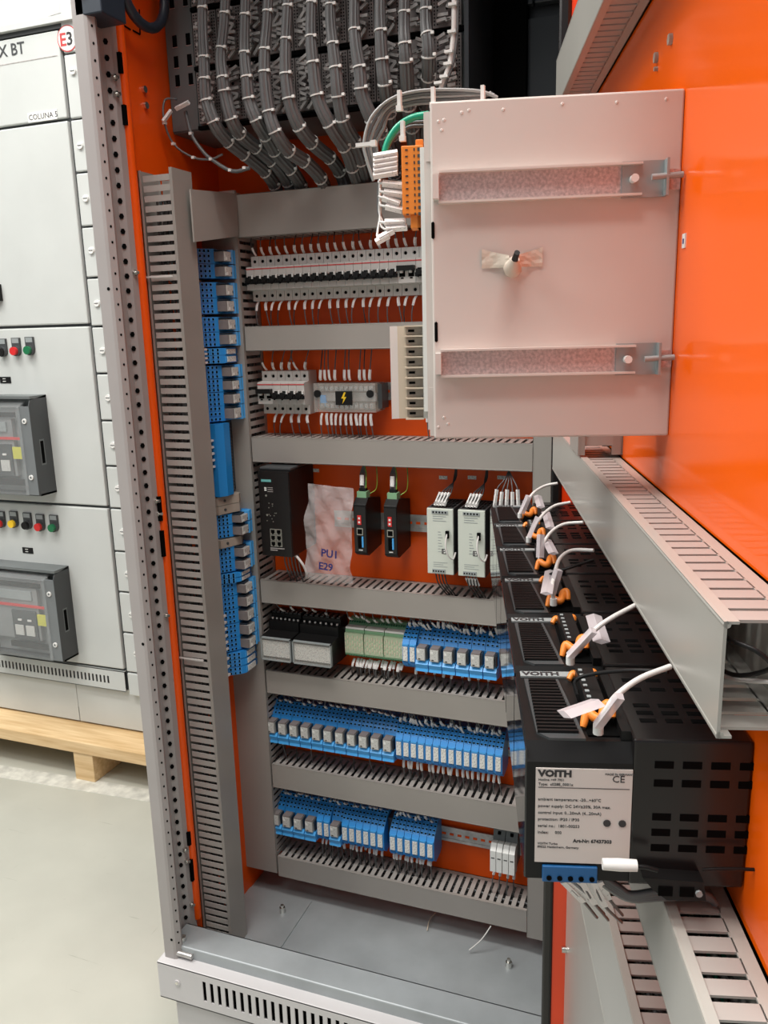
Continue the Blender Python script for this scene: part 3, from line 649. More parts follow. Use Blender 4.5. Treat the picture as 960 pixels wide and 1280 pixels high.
mb.box(0.020,0.052,-0.1219,-0.1214,-0.0715,-0.0695,'rsl').box(0.020,0.036,-0.1219,-0.1214,-0.0755,-0.0735,'rsl')
part('indicator_lights',mb,t,'small round lights and print',None,'stuff')
for i,(x0,lab) in enumerate(((-0.622,'left one of two slim black media converters with green plug'),(-0.558,'right one of two slim black media converters with green plug'))):
    t=thing('media_converter',lab,'media converter',T((x0,0,-0.393)),'black media converters')
    w=0.027
    part('housing',MB().prism([(-0.008,-0.050),(-0.008,0.050),(-0.075,0.062),(-0.090,0.050),(-0.090,-0.049),(-0.078,-0.056)],0,w,'black','x'),t,bevel=0.001)
    part('front_face',MB().box(0.001,w-0.001,-0.0912,-0.090,-0.046,0.046,'blackgl'),t)
    part('dip_switch',MB().box(0.009,0.017,-0.0925,-0.091,0.010,0.029,'red').box(0.011,0.015,-0.0930,-0.091,0.013,0.017,'white').box(0.011,0.015,-0.0930,-0.091,0.021,0.025,'white'),t,'red DIP switch')
    part('network_port',MB().box(0.007,0.020,-0.0925,-0.091,-0.011,0.003,'port').box(0.0085,0.0185,-0.0928,-0.0915,-0.009,0.001,'dark'),t,'metal-rimmed network socket')
    part('fibre_port',MB().box(0.009,0.0165,-0.0930,-0.091,-0.038,-0.014,'dark').box(0.0172,0.0205,-0.0930,-0.091,-0.036,-0.014,'bluel').box(0.010,0.018,-0.0917,-0.091,-0.043,-0.041,'white'),t,'dark fibre slot with blue clip')
    part('green_plug',MB().box(0.003,0.023,-0.076,-0.056,0.058,0.073,'gterm').box(0.006,0.020,-0.071,-0.060,0.073,0.079,'black'),t,'green plug-in connector')
for i,(x0,lab) in enumerate(((-0.467,'left one of two pale power supply units with vented dark top'),(-0.406,'right one of two pale power supply units, beside the black controllers'))):
    t=thing('power_supply',lab,'power supply',T((x0,0,-0.406)),'pale power supply units')
    w=0.052
    part('housing',MB().box(0,w,-0.095,-0.006,-0.064,0.066,'dgrey'),t,'dark metal housing')
    mb=MB()
    for r in range(5):
        for c in range(7): mb.box(0.004+c*0.0066,0.009+c*0.0066,-0.085+r*0.015,-0.076+r*0.015,0.0655,0.0668,'dark')
    part('top_vents',mb,t,None,None,'stuff')
    part('front_face',MB().box(0.0,w,-0.100,-0.095,-0.063,0.066,'psu'),t,'pale front face',bevel=0.0015)
    mb=MB().box(0.010,0.042,-0.1012,-0.0998,0.056,0.062,'vgrey').box(0.010,0.036,-0.1012,-0.0998,-0.061,-0.053,'vgrey')
    for c in range(5): mb.cyl((0.0135+c*0.006,-0.1013,0.059),(0.0135+c*0.006,-0.101,0.059),0.002,'dark',6); mb.cyl((0.0125+c*0.005,-0.1013,-0.057),(0.0125+c*0.005,-0.101,-0.057),0.0018,'dark',6)
    for r in range(8): mb.box(0.022,0.027+(r%3)*0.002,-0.1004,-0.0998,0.020-r*0.0055,0.0212-r*0.0055,'vgrey')
    for r in range(3): mb.box(0.012,0.038-(r%2)*0.006,-0.1004,-0.0998,0.0505-r*0.0045,0.0517-r*0.0045,'vgrey'); mb.box(0.012,0.040-(r%2)*0.008,-0.1004,-0.0998,-0.040-r*0.0040,-0.0392-r*0.0040,'vgrey')
    part('terminals_and_print',mb,t,None,None,'stuff')
    part('emblem',MB().box(0.029,0.038,-0.1005,-0.0998,-0.022,-0.012,'ink').box(0.0305,0.0365,-0.1008,-0.1000,-0.0205,-0.0135,'white').box(0.0310,0.0330,-0.1011,-0.1000,-0.0210,-0.0135,'ink').box(0.0330,0.0362,-0.1011,-0.1000,-0.0175,-0.0165,'ink').box(0.0350,0.0362,-0.1011,-0.1000,-0.0165,-0.0140,'ink'),t,'small black and white square emblem')
    part('data_plug',MB().box(0.038,0.044,-0.106,-0.0998,0.010,0.024,'dark'),t,'black plug')
    part('plug_wire',MB().tube(smooth_path([(0.041,-0.104,0.020),(0.040,-0.112,0.0),(0.044,-0.112,-0.020),(0.052,-0.104,-0.030),(0.056,-0.098,-0.018)],4),0.0017,'wirew',6),t,'white looped wire')
# bag
def bag():
    t=thing('plastic_bag','clear plastic bag with handwritten note hanging beside the black switch','bag',T((-0.69,-0.088,-0.42)))
    TL,TR,BL,BR=[Vector(onY(*q,-0.085)) for q in ((386,604),(443,610),(385,722),(442,729))]
    O=Vector((-0.69,-0.088,-0.42)); n=14; m=22; rr=random.Random(5)
    def sheetmesh(sg):
        vs=[];fs=[]
        for j in range(m+1):
            for i in range(n+1):
                u,v=i/n,j/m; p=(TL*(1-u)+TR*u)*(1-v)+(BL*(1-u)+BR*u)*v
                bul=math.sin(math.pi*u)**0.7*(0.002+0.008*v)*sg
                cr=0.0035*math.sin(9*u+11*v)+0.003*math.sin(17*u-23*v)+rr.uniform(-.0012,.0012)
                if j in(0,m) : cr*=0.4
                p=p+Vector((0.002*math.sin(13*v)*(1 if i in (0,n) else 0),-bul-0.004+cr-0.010*math.sin(v*3),0)); vs.append(p-O)
        for j in range(m):
            for i in range(n): a=j*(n+1)+i; fs.append((a,a+1,a+n+2,a+n+1))
        return MB().add(vs,fs,'bag',True)
    part('front_sheet',sheetmesh(1),t); part('rear_sheet',sheetmesh(-0.3),t)
    w=onY(401,695,-0.122)-np.array(O); text('PU1',0.022,T(w)@Matrix.Rotation(0.08,4,'Y')@F_FRONT,t,'inkb','handwriting',0.0005)
    w=onY(398,711,-0.124)-np.array(O); text('E29',0.021,T(w)@Matrix.Rotation(0.08,4,'Y')@F_FRONT,t,'inkb','handwriting',0.0005)
bag()

# ================================================================== WIRES WITH SLEEVES
def wire(pts, label, group, s0=None, s1=None, r=0.0014, key='wire', sw=0.0022, skey='sleeve', name='wire', cat='wire', n=5):
    P=smooth_path(pts,4); O=P[len(P)//2].copy()
    t=thing(name,label,cat,T(O),group)
    part('insulation',MB().tube([p-O for p in P],r,key,n),t)
    if isinstance(s0,float):
        k=len(P)-1; acc=0.0; Q=[P[-1]-(P[-1]-P[-2])*0.1]
        while k>0 and acc<s0: acc+=(P[k]-P[k-1]).length; k-=1; Q.append(P[k])
        part('marker_sleeve',MB().tube([q-O for q in Q],sw*1.3,skey,4,sq=0.8),t,'white marker sleeve')
    elif s0 is not None:
        a=Vector(s0)-O; b=Vector(s1)-O; part('marker_sleeve',MB().tube([a,b],sw*1.3,skey,4,sq=0.8),t,'white marker sleeve')
    return t
rw=random.Random(21)
def drop(x, z_duct, z_in, y_in, label, group, slen=0.017, below=False, key=None, skip=0.0, tilt=0.006):
    """a wire from a duct into the terminal it serves, with its marker sleeve next to the terminal"""
    dx=rw.uniform(-tilt,tilt); s=1 if not below else -1
    yd=-0.045
    p0=(x+dx*1.4,yd,z_duct); p1=(x+dx,yd-0.006,(z_duct+z_in)/2+s*0.003); p2=(x+dx*0.3,(y_in+yd)/2-0.006,z_in+s*0.008); p3=(x,y_in,z_in)
    d=(Vector(p1)-Vector(p3)).normalized(); a=Vector(p3)+d*0.002+Vector((0,-0.001,0)); b=a+d*slen
    wire([p0,p1,p2,p3],label,group,slen,None,r=0.0012,key=key or rw.choice(['wire','wire','wired']))
for i in range(22):
    x=BX+(i+0.5)*0.01755
    drop(x,0.178,0.141,-0.040,'%s sleeved wire from the left above the upper breakers'%nth(i),'wires above the upper breakers',0.018,tilt=0.005)
    drop(x,0.0,0.052,-0.040,'%s sleeved wire from the left under the upper breakers'%nth(i),'wires under the upper breakers',0.018,True,tilt=0.006)
for i in range(6):
    x=-0.832+(i+0.5)*0.0175
    drop(x,-0.040,-0.083,-0.040,'%s sleeved wire from the left above the short breaker group'%nth(i),'wires above the short breaker group',0.018,tilt=0.010)
    if i: drop(x,-0.219,-0.172,-0.040,'%s sleeved wire from the left under the short breaker group'%nth(i),'wires under the short breaker group',0.017,True,tilt=0.008)
for i in range(11):
    x=-0.699+i*0.0105
    if i not in (4,7): drop(x,-0.040,-0.103,-0.050,'%s sleeved wire from the left above the clear distribution block'%nth(i),'wires above the distribution block',0.020,tilt=0.004)
    drop(x,-0.219,-0.169,-0.050,'%s sleeved wire from the left under the clear distribution block'%nth(i),'wires under the distribution block',0.020,True,tilt=0.003)
for i in range(5): drop(-0.478+i*0.013,-0.219,-0.165,-0.050,'%s sleeved wire under the beige terminal plug'%nth(i),'wires under the beige plug',0.018,True,tilt=0.003)
def loose(n,x0,x1,zd,zin,yin,desc,group,below=False,slen=0.017,tilt=0.012):
    for i in range(n):
        x=x0+(x1-x0)*(i+0.5)/n+rw.uniform(-.003,.003)
        drop(x,zd,zin+rw.uniform(-0.003,0.006)*(0 if below else 1),yin+rw.uniform(-0.004,0.006),desc%nth(i),group,slen,below,tilt=tilt)
loose(9,-0.665,-0.540,-0.568,-0.606,-0.032,'%s sleeved wire from the left above the green modules','wires above the green modules',tilt=0.005)
loose(20,-0.655,-0.540,-0.728,-0.690,-0.040,'%s sleeved wire from the left under the green modules','wires under the green modules',True,tilt=0.005)
loose(24,-0.530,-0.340,-0.568,-0.606,-0.040,'%s sleeved wire from the left above the wide relays of the green row','wires above the wide relays of the green row')
loose(9,-0.520,-0.350,-0.728,-0.689,-0.045,'%s sleeved wire from the left under the wide relays of the green row','wires under the wide relays of the green row',True,0.014,0.004)
loose(5,-0.83,-0.70,-0.568,-0.602,-0.036,'%s sleeved wire from the left above the measuring modules','wires above the measuring modules')
loose(20,-0.845,-0.560,-0.777,-0.818,-0.030,'%s sleeved wire from the left above the wide relays of the long middle row','wires above the wide relays of the middle row')
loose(32,-0.555,-0.330,-0.777,-0.822,-0.040,'%s sleeved wire from the left above the slim relays of the long middle row','wires above the slim relays of the middle row')
loose(20,-0.550,-0.330,-0.953,-0.904,-0.050,'%s sleeved wire from the left under the slim relays of the long middle row','wires under the slim relays of the middle row',True,0.015,0.004)
loose(8,-0.845,-0.570,-0.953,-0.905,-0.050,'%s thin wire from the left under the wide relays of the long middle row','wires under the wide relays of the middle row',True,0.008,0.006)
loose(18,-0.845,-0.595,-1.006,-1.049,-0.034,'%s sleeved wire from the left above the left group of the lowest row','wires above the lowest row')
loose(8,-0.572,-0.480,-1.006,-1.049,-0.040,'%s sleeved wire from the left above the detached group of the lowest row','wires above the detached group')
loose(16,-0.75,-0.595,-1.187,-1.135,-0.048,'%s sleeved wire from the left under the left group of the lowest row','wires under the lowest row',True,0.011,0.004)
loose(11,-0.575,-0.480,-1.187,-1.135,-0.048,'%s sleeved wire from the left under the detached group of the lowest row','wires under the detached group',True,0.011,0.004)
loose(4,-0.35,-0.30,-1.187,-1.126,-0.040,'%s sleeved wire from the left under the white fuse holders','wires under the fuse holders',True,0.014,0.005)
for k,(x0,z0) in enumerate(((-0.609,-0.314),(-0.545,-0.314))):
    for i in range(5):
        x=x0-0.006+i*0.003; wire([(x+0.006-i*0.004,-0.05,-0.262),(x-0.003,-0.055,-0.285),(x,-0.064,-0.300),(x,-0.066,z0)],'%s wire into the green plug of the %s media converter'%(nth(i),'left' if k==0 else 'right'),'wires into the media converter plugs',
            *(((x,-0.070,-0.308),(x,-0.067,-0.288)) if i in (1,2) else ((None,None))), key='wire' if i<4 else 'ygwire')
    wire([(x0+0.022,-0.05,-0.262),(x0+0.028,-0.06,-0.285),(x0+0.025,-0.058,-0.315),(x0+0.014,-0.066,-0.325)],'thin yellow-green wire arching over the %s media converter'%('left' if k==0 else 'right'),'yellow-green converter wires',key='ygwire',r=0.001)
for k,x0 in enumerate((-0.467,-0.406)):
    for i in range(4):
        x=x0+0.014+i*0.006
        wire([(x0+0.040,-0.03,-0.262),(x0+0.040-i*0.001,-0.04,-0.295),(x+0.012,-0.085,-0.312),(x,-0.092,-0.333)],'%s sleeved wire on top of the %s power supply'%(nth(i),'left' if k==0 else 'right'),'wires on the power supplies',(x,-0.092,-0.336),(x+0.010,-0.088,-0.311),key='wired')
        wire([(x,-0.092,-0.470),(x+0.004,-0.09,-0.49),(x+0.012,-0.07,-0.515),(x+0.014,-0.05,-0.53)],'%s wire under the %s power supply'%(nth(i),'left' if k==0 else 'right'),'wires under the power supplies',*(((x,-0.092,-0.474),(x+0.005,-0.088,-0.490)) if k else (None,None)),key='wired')
for i,q in enumerate(((394,588),(554,597),(590,597),(627,597))):
    w=onY(*q,-0.001); solo('marker_label',MB().box(-0.0085,0.0085,-0.0015,0,-0.0035,0.0035,'lab'),'tiny white label on the orange plate, %s from the left above the devices'%nth(i),'label',T((w[0],0,w[2])),'tiny labels on the orange plate')
w=onY(632,634,-0.085); t=thing('relay_module','small black terminal module between the right power supply and the farthest controller','module',T((w[0],0,w[2])))
part('housing',MB().box(-0.027,0.022,-0.088,-0.004,-0.10,-0.002,'dgrey'),t); part('terminal_top',MB().box(-0.025,0.020,-0.092,-0.070,-0.012,0.0,'black'),t)
for i in range(5):
    a=onY(618+i*7.5,634,-0.085); b=onY(621+i*6.5,612+ (i%2)*3,-0.085); wire([onY(636,588,-0.06),onY(630+i*3,600,-0.075),b,a],'%s white-sleeved wire on the small black module beside the power supply'%nth(i),'sleeved wires on the small black module',a,b,r=0.0011,sw=0.0027)
wire([(-0.765,-0.09,-0.448),(-0.748,-0.10,-0.455),(-0.735,-0.10,-0.470),(-0.732,-0.09,-0.490),(-0.742,-0.07,-0.510)],'thick white and green wire under the black network switch','switch supply wires',key='wirew',r=0.0028)
for i in range(5): wire([(-0.785+i*0.008,-0.08,-0.452),(-0.785+i*0.008,-0.078,-0.48),(-0.783+i*0.007,-0.06,-0.522)],'%s grey wire hanging under the black network switch'%nth(i),'wires under the network switch')
solo('offcut_strand',MB().tube(smooth_path([onZ(*q,FZ-0.055) for q in ((545,1140),(537,1150),(534,1163))],4),0.0012,'beige',5),'thin curled beige offcut on the cabinet floor under the lowest duct','offcut')
solo('cable_tie',MB().tube(smooth_path([(-0.345,-0.083,-1.237),(-0.362,-0.10,-1.262),(-0.385,-0.11,-1.285)],4),0.0015,'tie',5),'loose white tie end hanging under the lowest duct','cable tie')

# ================================================================== RACK, MODULES, CABLE BUNDLES
rk=thing('terminal_rack','dark grey metal rack of wiring panels at the top of the cabinet','rack',T((-0.9,-0.03,0.38)))
RI=T((0.9,0.03,-0.38))
mb=MB().box(-0.9285,-0.365,-0.150,-0.145,0.354,0.775,'rack').box(-0.9285,-0.365,-0.145,-0.01,0.354,0.358,'rack')
part('back_plate',mb,rk,None,RI)
mb=MB().box(-0.9275,-0.872,-0.154,-0.150,0.357,0.775,'rack'); part('side_plate',mb,rk,'plain grey left plate with cut-outs',RI)
mb=MB()
for z in (0.432,0.463,0.497,0.560):
    for x in (-0.914,-0.886): mb.box(x,x+0.009,-0.1545,-0.1535,z,z+0.019,'dark').box(x-0.001,x+0.010,-0.1543,-0.1535,z-0.0012,z,'galvl')
part('cutouts',mb,rk,None,RI)
mb=MB()
for z in (0.358,0.456,0.551,0.646): mb.box(-0.87,-0.365,-0.160,-0.150,z-0.004,z+0.002,'dark')  # dark strips put in for the shade in gaps between panel rows
part('gap_shade_strips',mb,rk,None,RI)
part('end_plate',MB().box(-0.365,-0.358,-0.19,0,0.352,0.775,'blackpan'),rk,None,RI)
rp=random.Random(9); ncol=10; cw=0.049
def panel_mesh(seed):
    r=random.Random(seed); b=MB().box(0.001,cw-0.001,-0.006,0,0.0,0.084,'rackp')
    d=MB()
    for j in range(16):
        for c in (0.004,0.009,0.040,0.0445): d.box(c-0.001,c+0.001,-0.0066,-0.006,0.004+j*0.005,0.006+j*0.005,'dark')
    for j in range(5): d.cyl((0.025,-0.006,0.010+j*0.016),(0.025,-0.0075,0.010+j*0.016),0.0022,'dark',6)
    s=MB()
    for j in range(10):
        z=0.007+j*0.0080; a=r.uniform(-0.5,0.5)+(-0.5 if j%5==0 else 0)
        for c in (0.020,0.033):
            if r.random()<0.88:
                L=r.uniform(0.013,0.019); x=c+r.uniform(-.003,.003); M=T((x,-0.012-r.uniform(0,.008),z))@Matrix.Rotation(a,4,'Y')
                s.box(-L/2,L/2,-0.0025,0.0025,-0.0023,0.0023,'rsl',M)
                if r.random()<0.5: s.tube([M@Vector((L/2,0,0)),M@Vector((L/2+0.008,-0.012,-0.006))],0.0013,'wiref',4)
    return b.mesh('panel_plate'),d.mesh('perforations'),s.mesh('marker_sleeves')
PV=[panel_mesh(s) for s in range(4)]
for r,zz in enumerate((0.363,0.459,0.554)):
    for c in range(ncol):
        ms=PV[rp.randrange(4)]
        t=part('wiring_panel',ms[0],rk,None,RI@T((-0.866+c*cw,-0.156,zz))); part('perforations',ms[1],t,None,None,'stuff'); part('marker_sleeves',ms[2],t,'grey marker sleeves',None,'stuff')
# dark blanking tiles at the right of the rack
for i in range(3):
    solo('blanking_plate',MB().box(0,0.054,-0.02,-0.002,0,0.2,'blackpan'),'%s dark blanking plate from the left in the upper right rear'%nth(i),'blanking plate',T((-0.345+i*0.056,0,0.52)),'dark blanking plates',bevel=0.002)
solo('dark_gap_sheet',MB().box(-0.355,-0.30,-0.03,-0.004,0.27,0.78,'dark').box(-0.30,-0.19,-0.012,-0.004,0.27,0.50,'blackpan'),'dark sheet for the dark gap right of the rack behind the cream housing','plate')  # dark sheets put in for the dark gap beside the rack
BP=[[(253,22),(255,72),(256,103),(258,125),(269,156),(286,177),(310,196),(332,215),(345,235)],
[(280,29),(276,72),(279,101),(282,120),(291,153),(305,172),(324,187),(348,209),(362,232)],
[(306,31),(306,72),(309,101),(312,127),(322,153),(334,172),(346,192),(367,216),(378,236)],
[(334,26),(331,62),(331,96),(336,139),(346,168),(362,189),(384,204),(401,223),(408,240)],
[(359,19),(357,62),(358,98),(364,134),(377,163),(396,184),(415,200),(428,222)],
[(389,14),(389,52),(392,84),(398,125),(415,160),(433,187),(442,213),(450,236)],
[(413,17),(416,55),(420,90),(423,120),(430,153),(443,177),(453,206),(458,230)],
[(443,10),(444,50),(450,90),(453,120),(467,153),(480,172),(490,200),(494,226)],
[(475,5),(476,45),(478,80),(482,110),(487,147),(491,175),(496,215)],
[(505,27),(506,55),(508,83),(511,133),(516,165),(520,210)],
[(532,23),(535,50),(536,75),(535,107),(533,140),(531,200)]]
for i,bp in enumerate(BP):
    n=len(bp); pts=[]; top=(bp[0][0]+(bp[0][0]-bp[1][0])*0.5+3,-60)
    seqp=[top]+bp
    for k,q in enumerate(seqp):
        f=k/(len(seqp)-1); Y=-0.200-0.02*math.sin(min(1,f*1.5)*math.pi)+0.15*max(0,f-0.60)/0.40
        pts.append(Vector(onY(*q,Y)))
    pts.append(pts[-1]+Vector((0.004,0.005,-0.03)))
    P=smooth_path(pts,6); O=Vector((P[0].x,-0.1,0.25)); N=len(P)
    rad=[0.0078+0.0045*min(1,k/(N*0.6)) for k in range(N)]
    t=thing('cable_bundle','%s thick grey cable bundle from the left in front of the rack'%nth(i),'cable bundle',T(O),'grey cable bundles below the rack')
    part('wires',MB().tube([p-O for p in P],rad,'wire',22,lobes=1),t,None,None,'stuff')
    k=5
    while k<N-3:
        d=(P[k+1]-P[k-1]).normalized(); q=P[k]-O; part('cable_tie',MB().tube([q-d*0.0011,q+d*0.0011],rad[k]+0.0008,'tie',16).box(-0.001,0.004,-0.003,0.001,-0.002,0.002,'tie',T(q+Vector((rad[k]*0.9,-rad[k]*0.5,0)))),t,'white cable tie')
        k+=5+(i+k)%3
# loose sleeved wires at the left of the rack
def near_wall(q,Y,X=-0.912):
    p=onY(*q,Y); return p if p[0]>X else onX(*q,X)
A=[near_wall(q,-0.19) for q in ((221,124),(206,125),(205,150),(217,180),(242,197),(264,199),(278,193))]
t1=wire(A,'thin grey looped wire with white sleeve left of the bundles','looped wires left of the bundles',near_wall((214,138),-0.195),near_wall((204,152),-0.195),r=0.0020,sw=0.0036)
A=[near_wall(q,-0.19) for q in ((232,139),(239,167),(251,186),(264,199),(290,214),(312,210))]
t2=wire(A,'thicker grey looped wire with white sleeve left of the bundles','looped wires left of the bundles',near_wall((220,136),-0.20),near_wall((236,128),-0.20),r=0.0034,sw=0.0040)
for t,qs in ((t1,((206,154),(217,180),(242,197))),(t2,((239,167),(264,199),(288,213),(306,210)))):
    O=Vector(t.location)
    for q in qs:
        p=Vector(near_wall(q,-0.19))-O; part('cable_tie',MB().box(-0.0028,0.0028,-0.004,0.003,-0.0022,0.0022,'tie',T(p)),t,'white cable tie')
# white cable rising at the right end of the rack
P=smooth_path([onY(*q,-0.21) for q in ((572,-60),(568,0),(567,40),(562,80),(552,107),(548,125))],5); O=Vector(P[0])
t=thing('cable_bundle','thin white and grey cable strand rising behind the cream housing','cable bundle',T(O)); part('wires',MB().tube([p-O for p in P],0.0042,'wirew',8).tube([p-O+Vector((0.006,0,0)) for p in P],0.0018,'wire',6),t)
for q in ((567,6),(566,40),(562,65),(561,80),(556,96),(549,104)):
    p=Vector(onY(*q,-0.212))-O; part('cable_tie',MB().box(-0.007,0.006,-0.006,0.003,-0.002,0.002,'tie',T(p)),t,'white cable tie')

# ================================================================== CREAM HOUSING ON THE DOOR
AE=0.49
def E(px,py,a=AE): return onAlong(px,py,a)
he=thing('device_housing','cream sheet-metal device housing standing out from the orange door','device housing',M_DOOR@T((AE,0,0.035)))
HI=T((-AE,0,-0.035))
zt,zb=0.161,-0.091
part('cover',MB().box(AE-0.045,AE,-0.1845,-0.0001,zb,zt,'encl'),he,'plain cream face',HI,bevel=0.0015)
part('side_frame',MB().box(AE-0.045,AE-0.004,-0.1895,-0.1845,-0.084,0.155,'encl').box(AE-0.045,AE-0.012,-0.1930,-0.1895,-0.07,0.132,'white').box(AE-0.012,AE-0.003,-0.188,-0.1845,-0.089,-0.05,'encl').box(AE-0.012,AE-0.003,-0.188,-0.1845,0.12,0.155,'encl'),he,'cream left frame strip',HI)
for q0,q1 in (((541,277),(541,299)),((545,402),(545,428))):
    a,b=E(*q0),E(*q1); part('slot',MB().prism([(a[1]-0.0012,b[2]+0.001),(a[1]+0.0001,b[2]),(a[1]+0.0013,b[2]+0.001),(a[1]+0.0013,a[2]-0.001),(a[1]+0.0001,a[2]),(a[1]-0.0012,a[2]-0.001)],AE,AE+0.0006,'dark'),he,'dark narrow slot',HI)
mb=MB()
for q in ((586,138),(577,141),(629,137),(703,130),(555,150),(552,163),(548,152),(833,124),(771,128),(555,522),(560,530),(548,534)):
    w=E(*q); mb.tube([(AE-0.001,w[1],w[2]),(AE+0.0005,w[1],w[2])],[0.0024,0.0008],'encl',10)
part('dimples',mb,he,None,HI,'stuff')
for k,(tl,bl,tr,br,lab) in enumerate((((548,218),(548,257),(832,204),(832,241),'upper speckled zinc bracket'),((551,437),(551,468),(822,432),(822,466),'lower speckled zinc bracket'))):
    a,b,c,d=E(*tl),E(*bl),E(*tr),E(*br)
    z1=(a[2]+c[2])/2; z0=(b[2]+d[2])/2; y0=a[1]; y1=c[1]
    p=MB().box(AE,AE+0.003,y0,y1,z0,z1,'spang').box(AE,AE+0.010,y0,y1-0.018,z0-0.0008,z0+0.0008,'encl').box(AE,AE+0.010,y0,y1-0.018,z1-0.0008,z1+0.0008,'encl')
    br_=part('mounting_bracket',p,he,lab,HI)
    part('bracket_clip',MB().box(AE,AE+0.014,y0-0.004,y0+0.0005,z0+0.002,z1-0.002,'encl'),br_)
    part('end_clamp',MB().box(AE+0.003,AE+0.005,y1-0.032,y1,z0-0.002,z1+0.002,'zinc').box(AE+0.003,AE+0.014,y1-0.0018,y1,z0-0.002,z1+0.002,'zinc').cyl((AE+0.005,y1-0.024,(z0+z1)/2),(AE+0.013,y1-0.024,(z0+z1)/2),0.003,'white',10),br_,'zinc end clamp with screw')
    part('fixing_rod',MB().cyl((AE+0.012,y1-0.012,(z0+z1)/2),(AE+0.012,-0.0015,(z0+z1)/2+0.001),0.0022,'zinc',8).box(AE,AE+0.002,y1,-0.001,z0+0.003,z1-0.004,'spang'),br_,'steel rod reaching to the door')
# tape and capped stud
w=E(640,330)
tp=MB(); rr=random.Random(2)
for sgn in (-1,1):
    vs=[];fs=[]
    for i in range(8):
        for j in range(6):
            u=i/7; v=j/5; y=w[1]+sgn*(0.003+0.020*u); z=w[2]+0.006*(1-2*v)*(0.7+0.5*u)+0.003*u+0.0015
            x=AE+0.0012+0.010*(1-u)**3+rr.uniform(0,.0008)*(1 if 0<j<5 else 0.2); vs.append((x,y,z))
    for i in range(7):
        for j in range(5): a=i*6+j; fs.append((a,a+1,a+7,a+6) if sgn>0 else (a,a+6,a+7,a+1))
    tp.add(vs,fs,'tape',False)
tp.tube([(AE,w[1],w[2]-0.001),(AE+0.010,w[1],w[2]-0.004),(AE+0.018,w[1],w[2]-0.002),(AE+0.022,w[1]+0.001,w[2]+0.002)],[0.0065,0.007,0.0055,0.0035],'tape',9)
part('tape_patch',tp,he,'crumpled cream tape',HI)
part('stud',MB().tube([(AE+0.018,w[1],w[2]-0.001),(AE+0.030,w[1]+0.002,w[2]+0.006)],[0.0028,0.0022],'black',8),he,'black stud poking through the tape',HI)
# orange plug strip
a=onAlong(503,187,0.46); b=onAlong(528,270,0.46)
oc=part('orange_connector',MB().box(0.450,0.474,a[1],b[1]+0.002,b[2],a[2],'ordev').box(0.450,0.470,b[1]-0.004,b[1]+0.002,b[2]-0.010,a[2]+0.005,'ordev').box(0.450,0.470,a[1]+0.006,b[1]+0.001,b[2]-0.010,b[2],'ordev'),he,'orange ten-way plug strip',HI,bevel=0.0006)
mb=MB()
for i in range(11):
    z=a[2]-0.003-i*(a[2]-b[2]-0.003)/10; mb.box(0.474,0.4745,a[1]+0.003,a[1]+0.005,z-0.0006,z+0.0004,'ink').box(0.474,0.4745,a[1]+0.0095,a[1]+0.0105,z-0.0010,z+0.0010,'ink').box(0.474,0.4745,a[1]+0.0125,a[1]+0.0150,z-0.0012,z+0.0012,'dgrey')
part('plug_slots',mb,oc,None,None,'stuff')
# beige plug block
a=onAlong(487,408,0.47); b=onAlong(531,523,0.47); zt2,zb2=a[2],b[2]; h9=(zt2-zb2)/9
bb=part('beige_connector',MB().box(0.440,0.468,a[1]+0.004,b[1],zb2,zt2,'beige').prism([(0.470,a[1]),(0.468,a[1]+0.006),(0.44,a[1]+0.006),(0.44,a[1])],zb2,zt2,'white','z').box(0.45,0.47,b[1]-0.001,b[1]+0.005,zb2,zt2,'white'),he,'beige nine-way plug block with white edge',HI)
mb=MB()
for i in range(9):
    z0=zb2+i*h9; ya=a[1]+0.012; yb=b[1]-0.0005
    mb.box(0.466,0.4695,ya+0.001,yb,z0+0.0016,z0+h9-0.001,'tan').box(0.468,0.4700,ya+0.003,ya+0.008,z0+0.0035,z0+h9-0.003,'dark').box(0.462,0.4745,ya,yb,z0-0.0004,z0+0.0008,'beige')
mb.box(0.462,0.4745,a[1]+0.012,b[1],zt2-0.0008,zt2+0.0004,'beige')
part('wire_openings',mb,bb,'dark square wire openings')
# grey wire loop over the housing, green earth wire
def dpath(qs,a,n=5): return [M_DOOR@Vector(onAlong(*q,a)) for q in qs]
gi=0
for i in range(5):
    o=i*4.0; pts=dpath([(622-o*0.5,122-o*0.4),(600,114+o*0.5),(560,112+o),(520,114+o),(488,124+o),(464+o,147+o*0.8),(455+o,178),(458+o*0.9,198),(467+o*0.3,226-i*6)],0.445-0.002*i)
    wire(pts,'%s grey wire from the outside in the loop arching over the cream housing'%nth(i),'wires looping over the cream housing',M_DOOR@Vector(onAlong(467,210+ -i*6+10,0.468)),M_DOOR@Vector(onAlong(497,205-i*6+10,0.468)),r=0.0013,sw=0.0026,n=8,key='wire' if i%2 else 'wirel')
for i in range(2):
    pts=dpath([(532,152+i*5),(510,155+i*4),(492,170+i*3),(480+i*3,188),(478+i*3,200)],0.445); wire(pts,'%s grey wire of the small inner bend beside the green wire'%nth(i),'inner bend wires',r=0.0016)
pts=dpath([(536,143),(516,147),(498,158),(486,175),(481,192),(484,204)],0.452); wire(pts,'green earth wire bending out of the cream housing','green wires',r=0.0028,key='gwire',n=8)
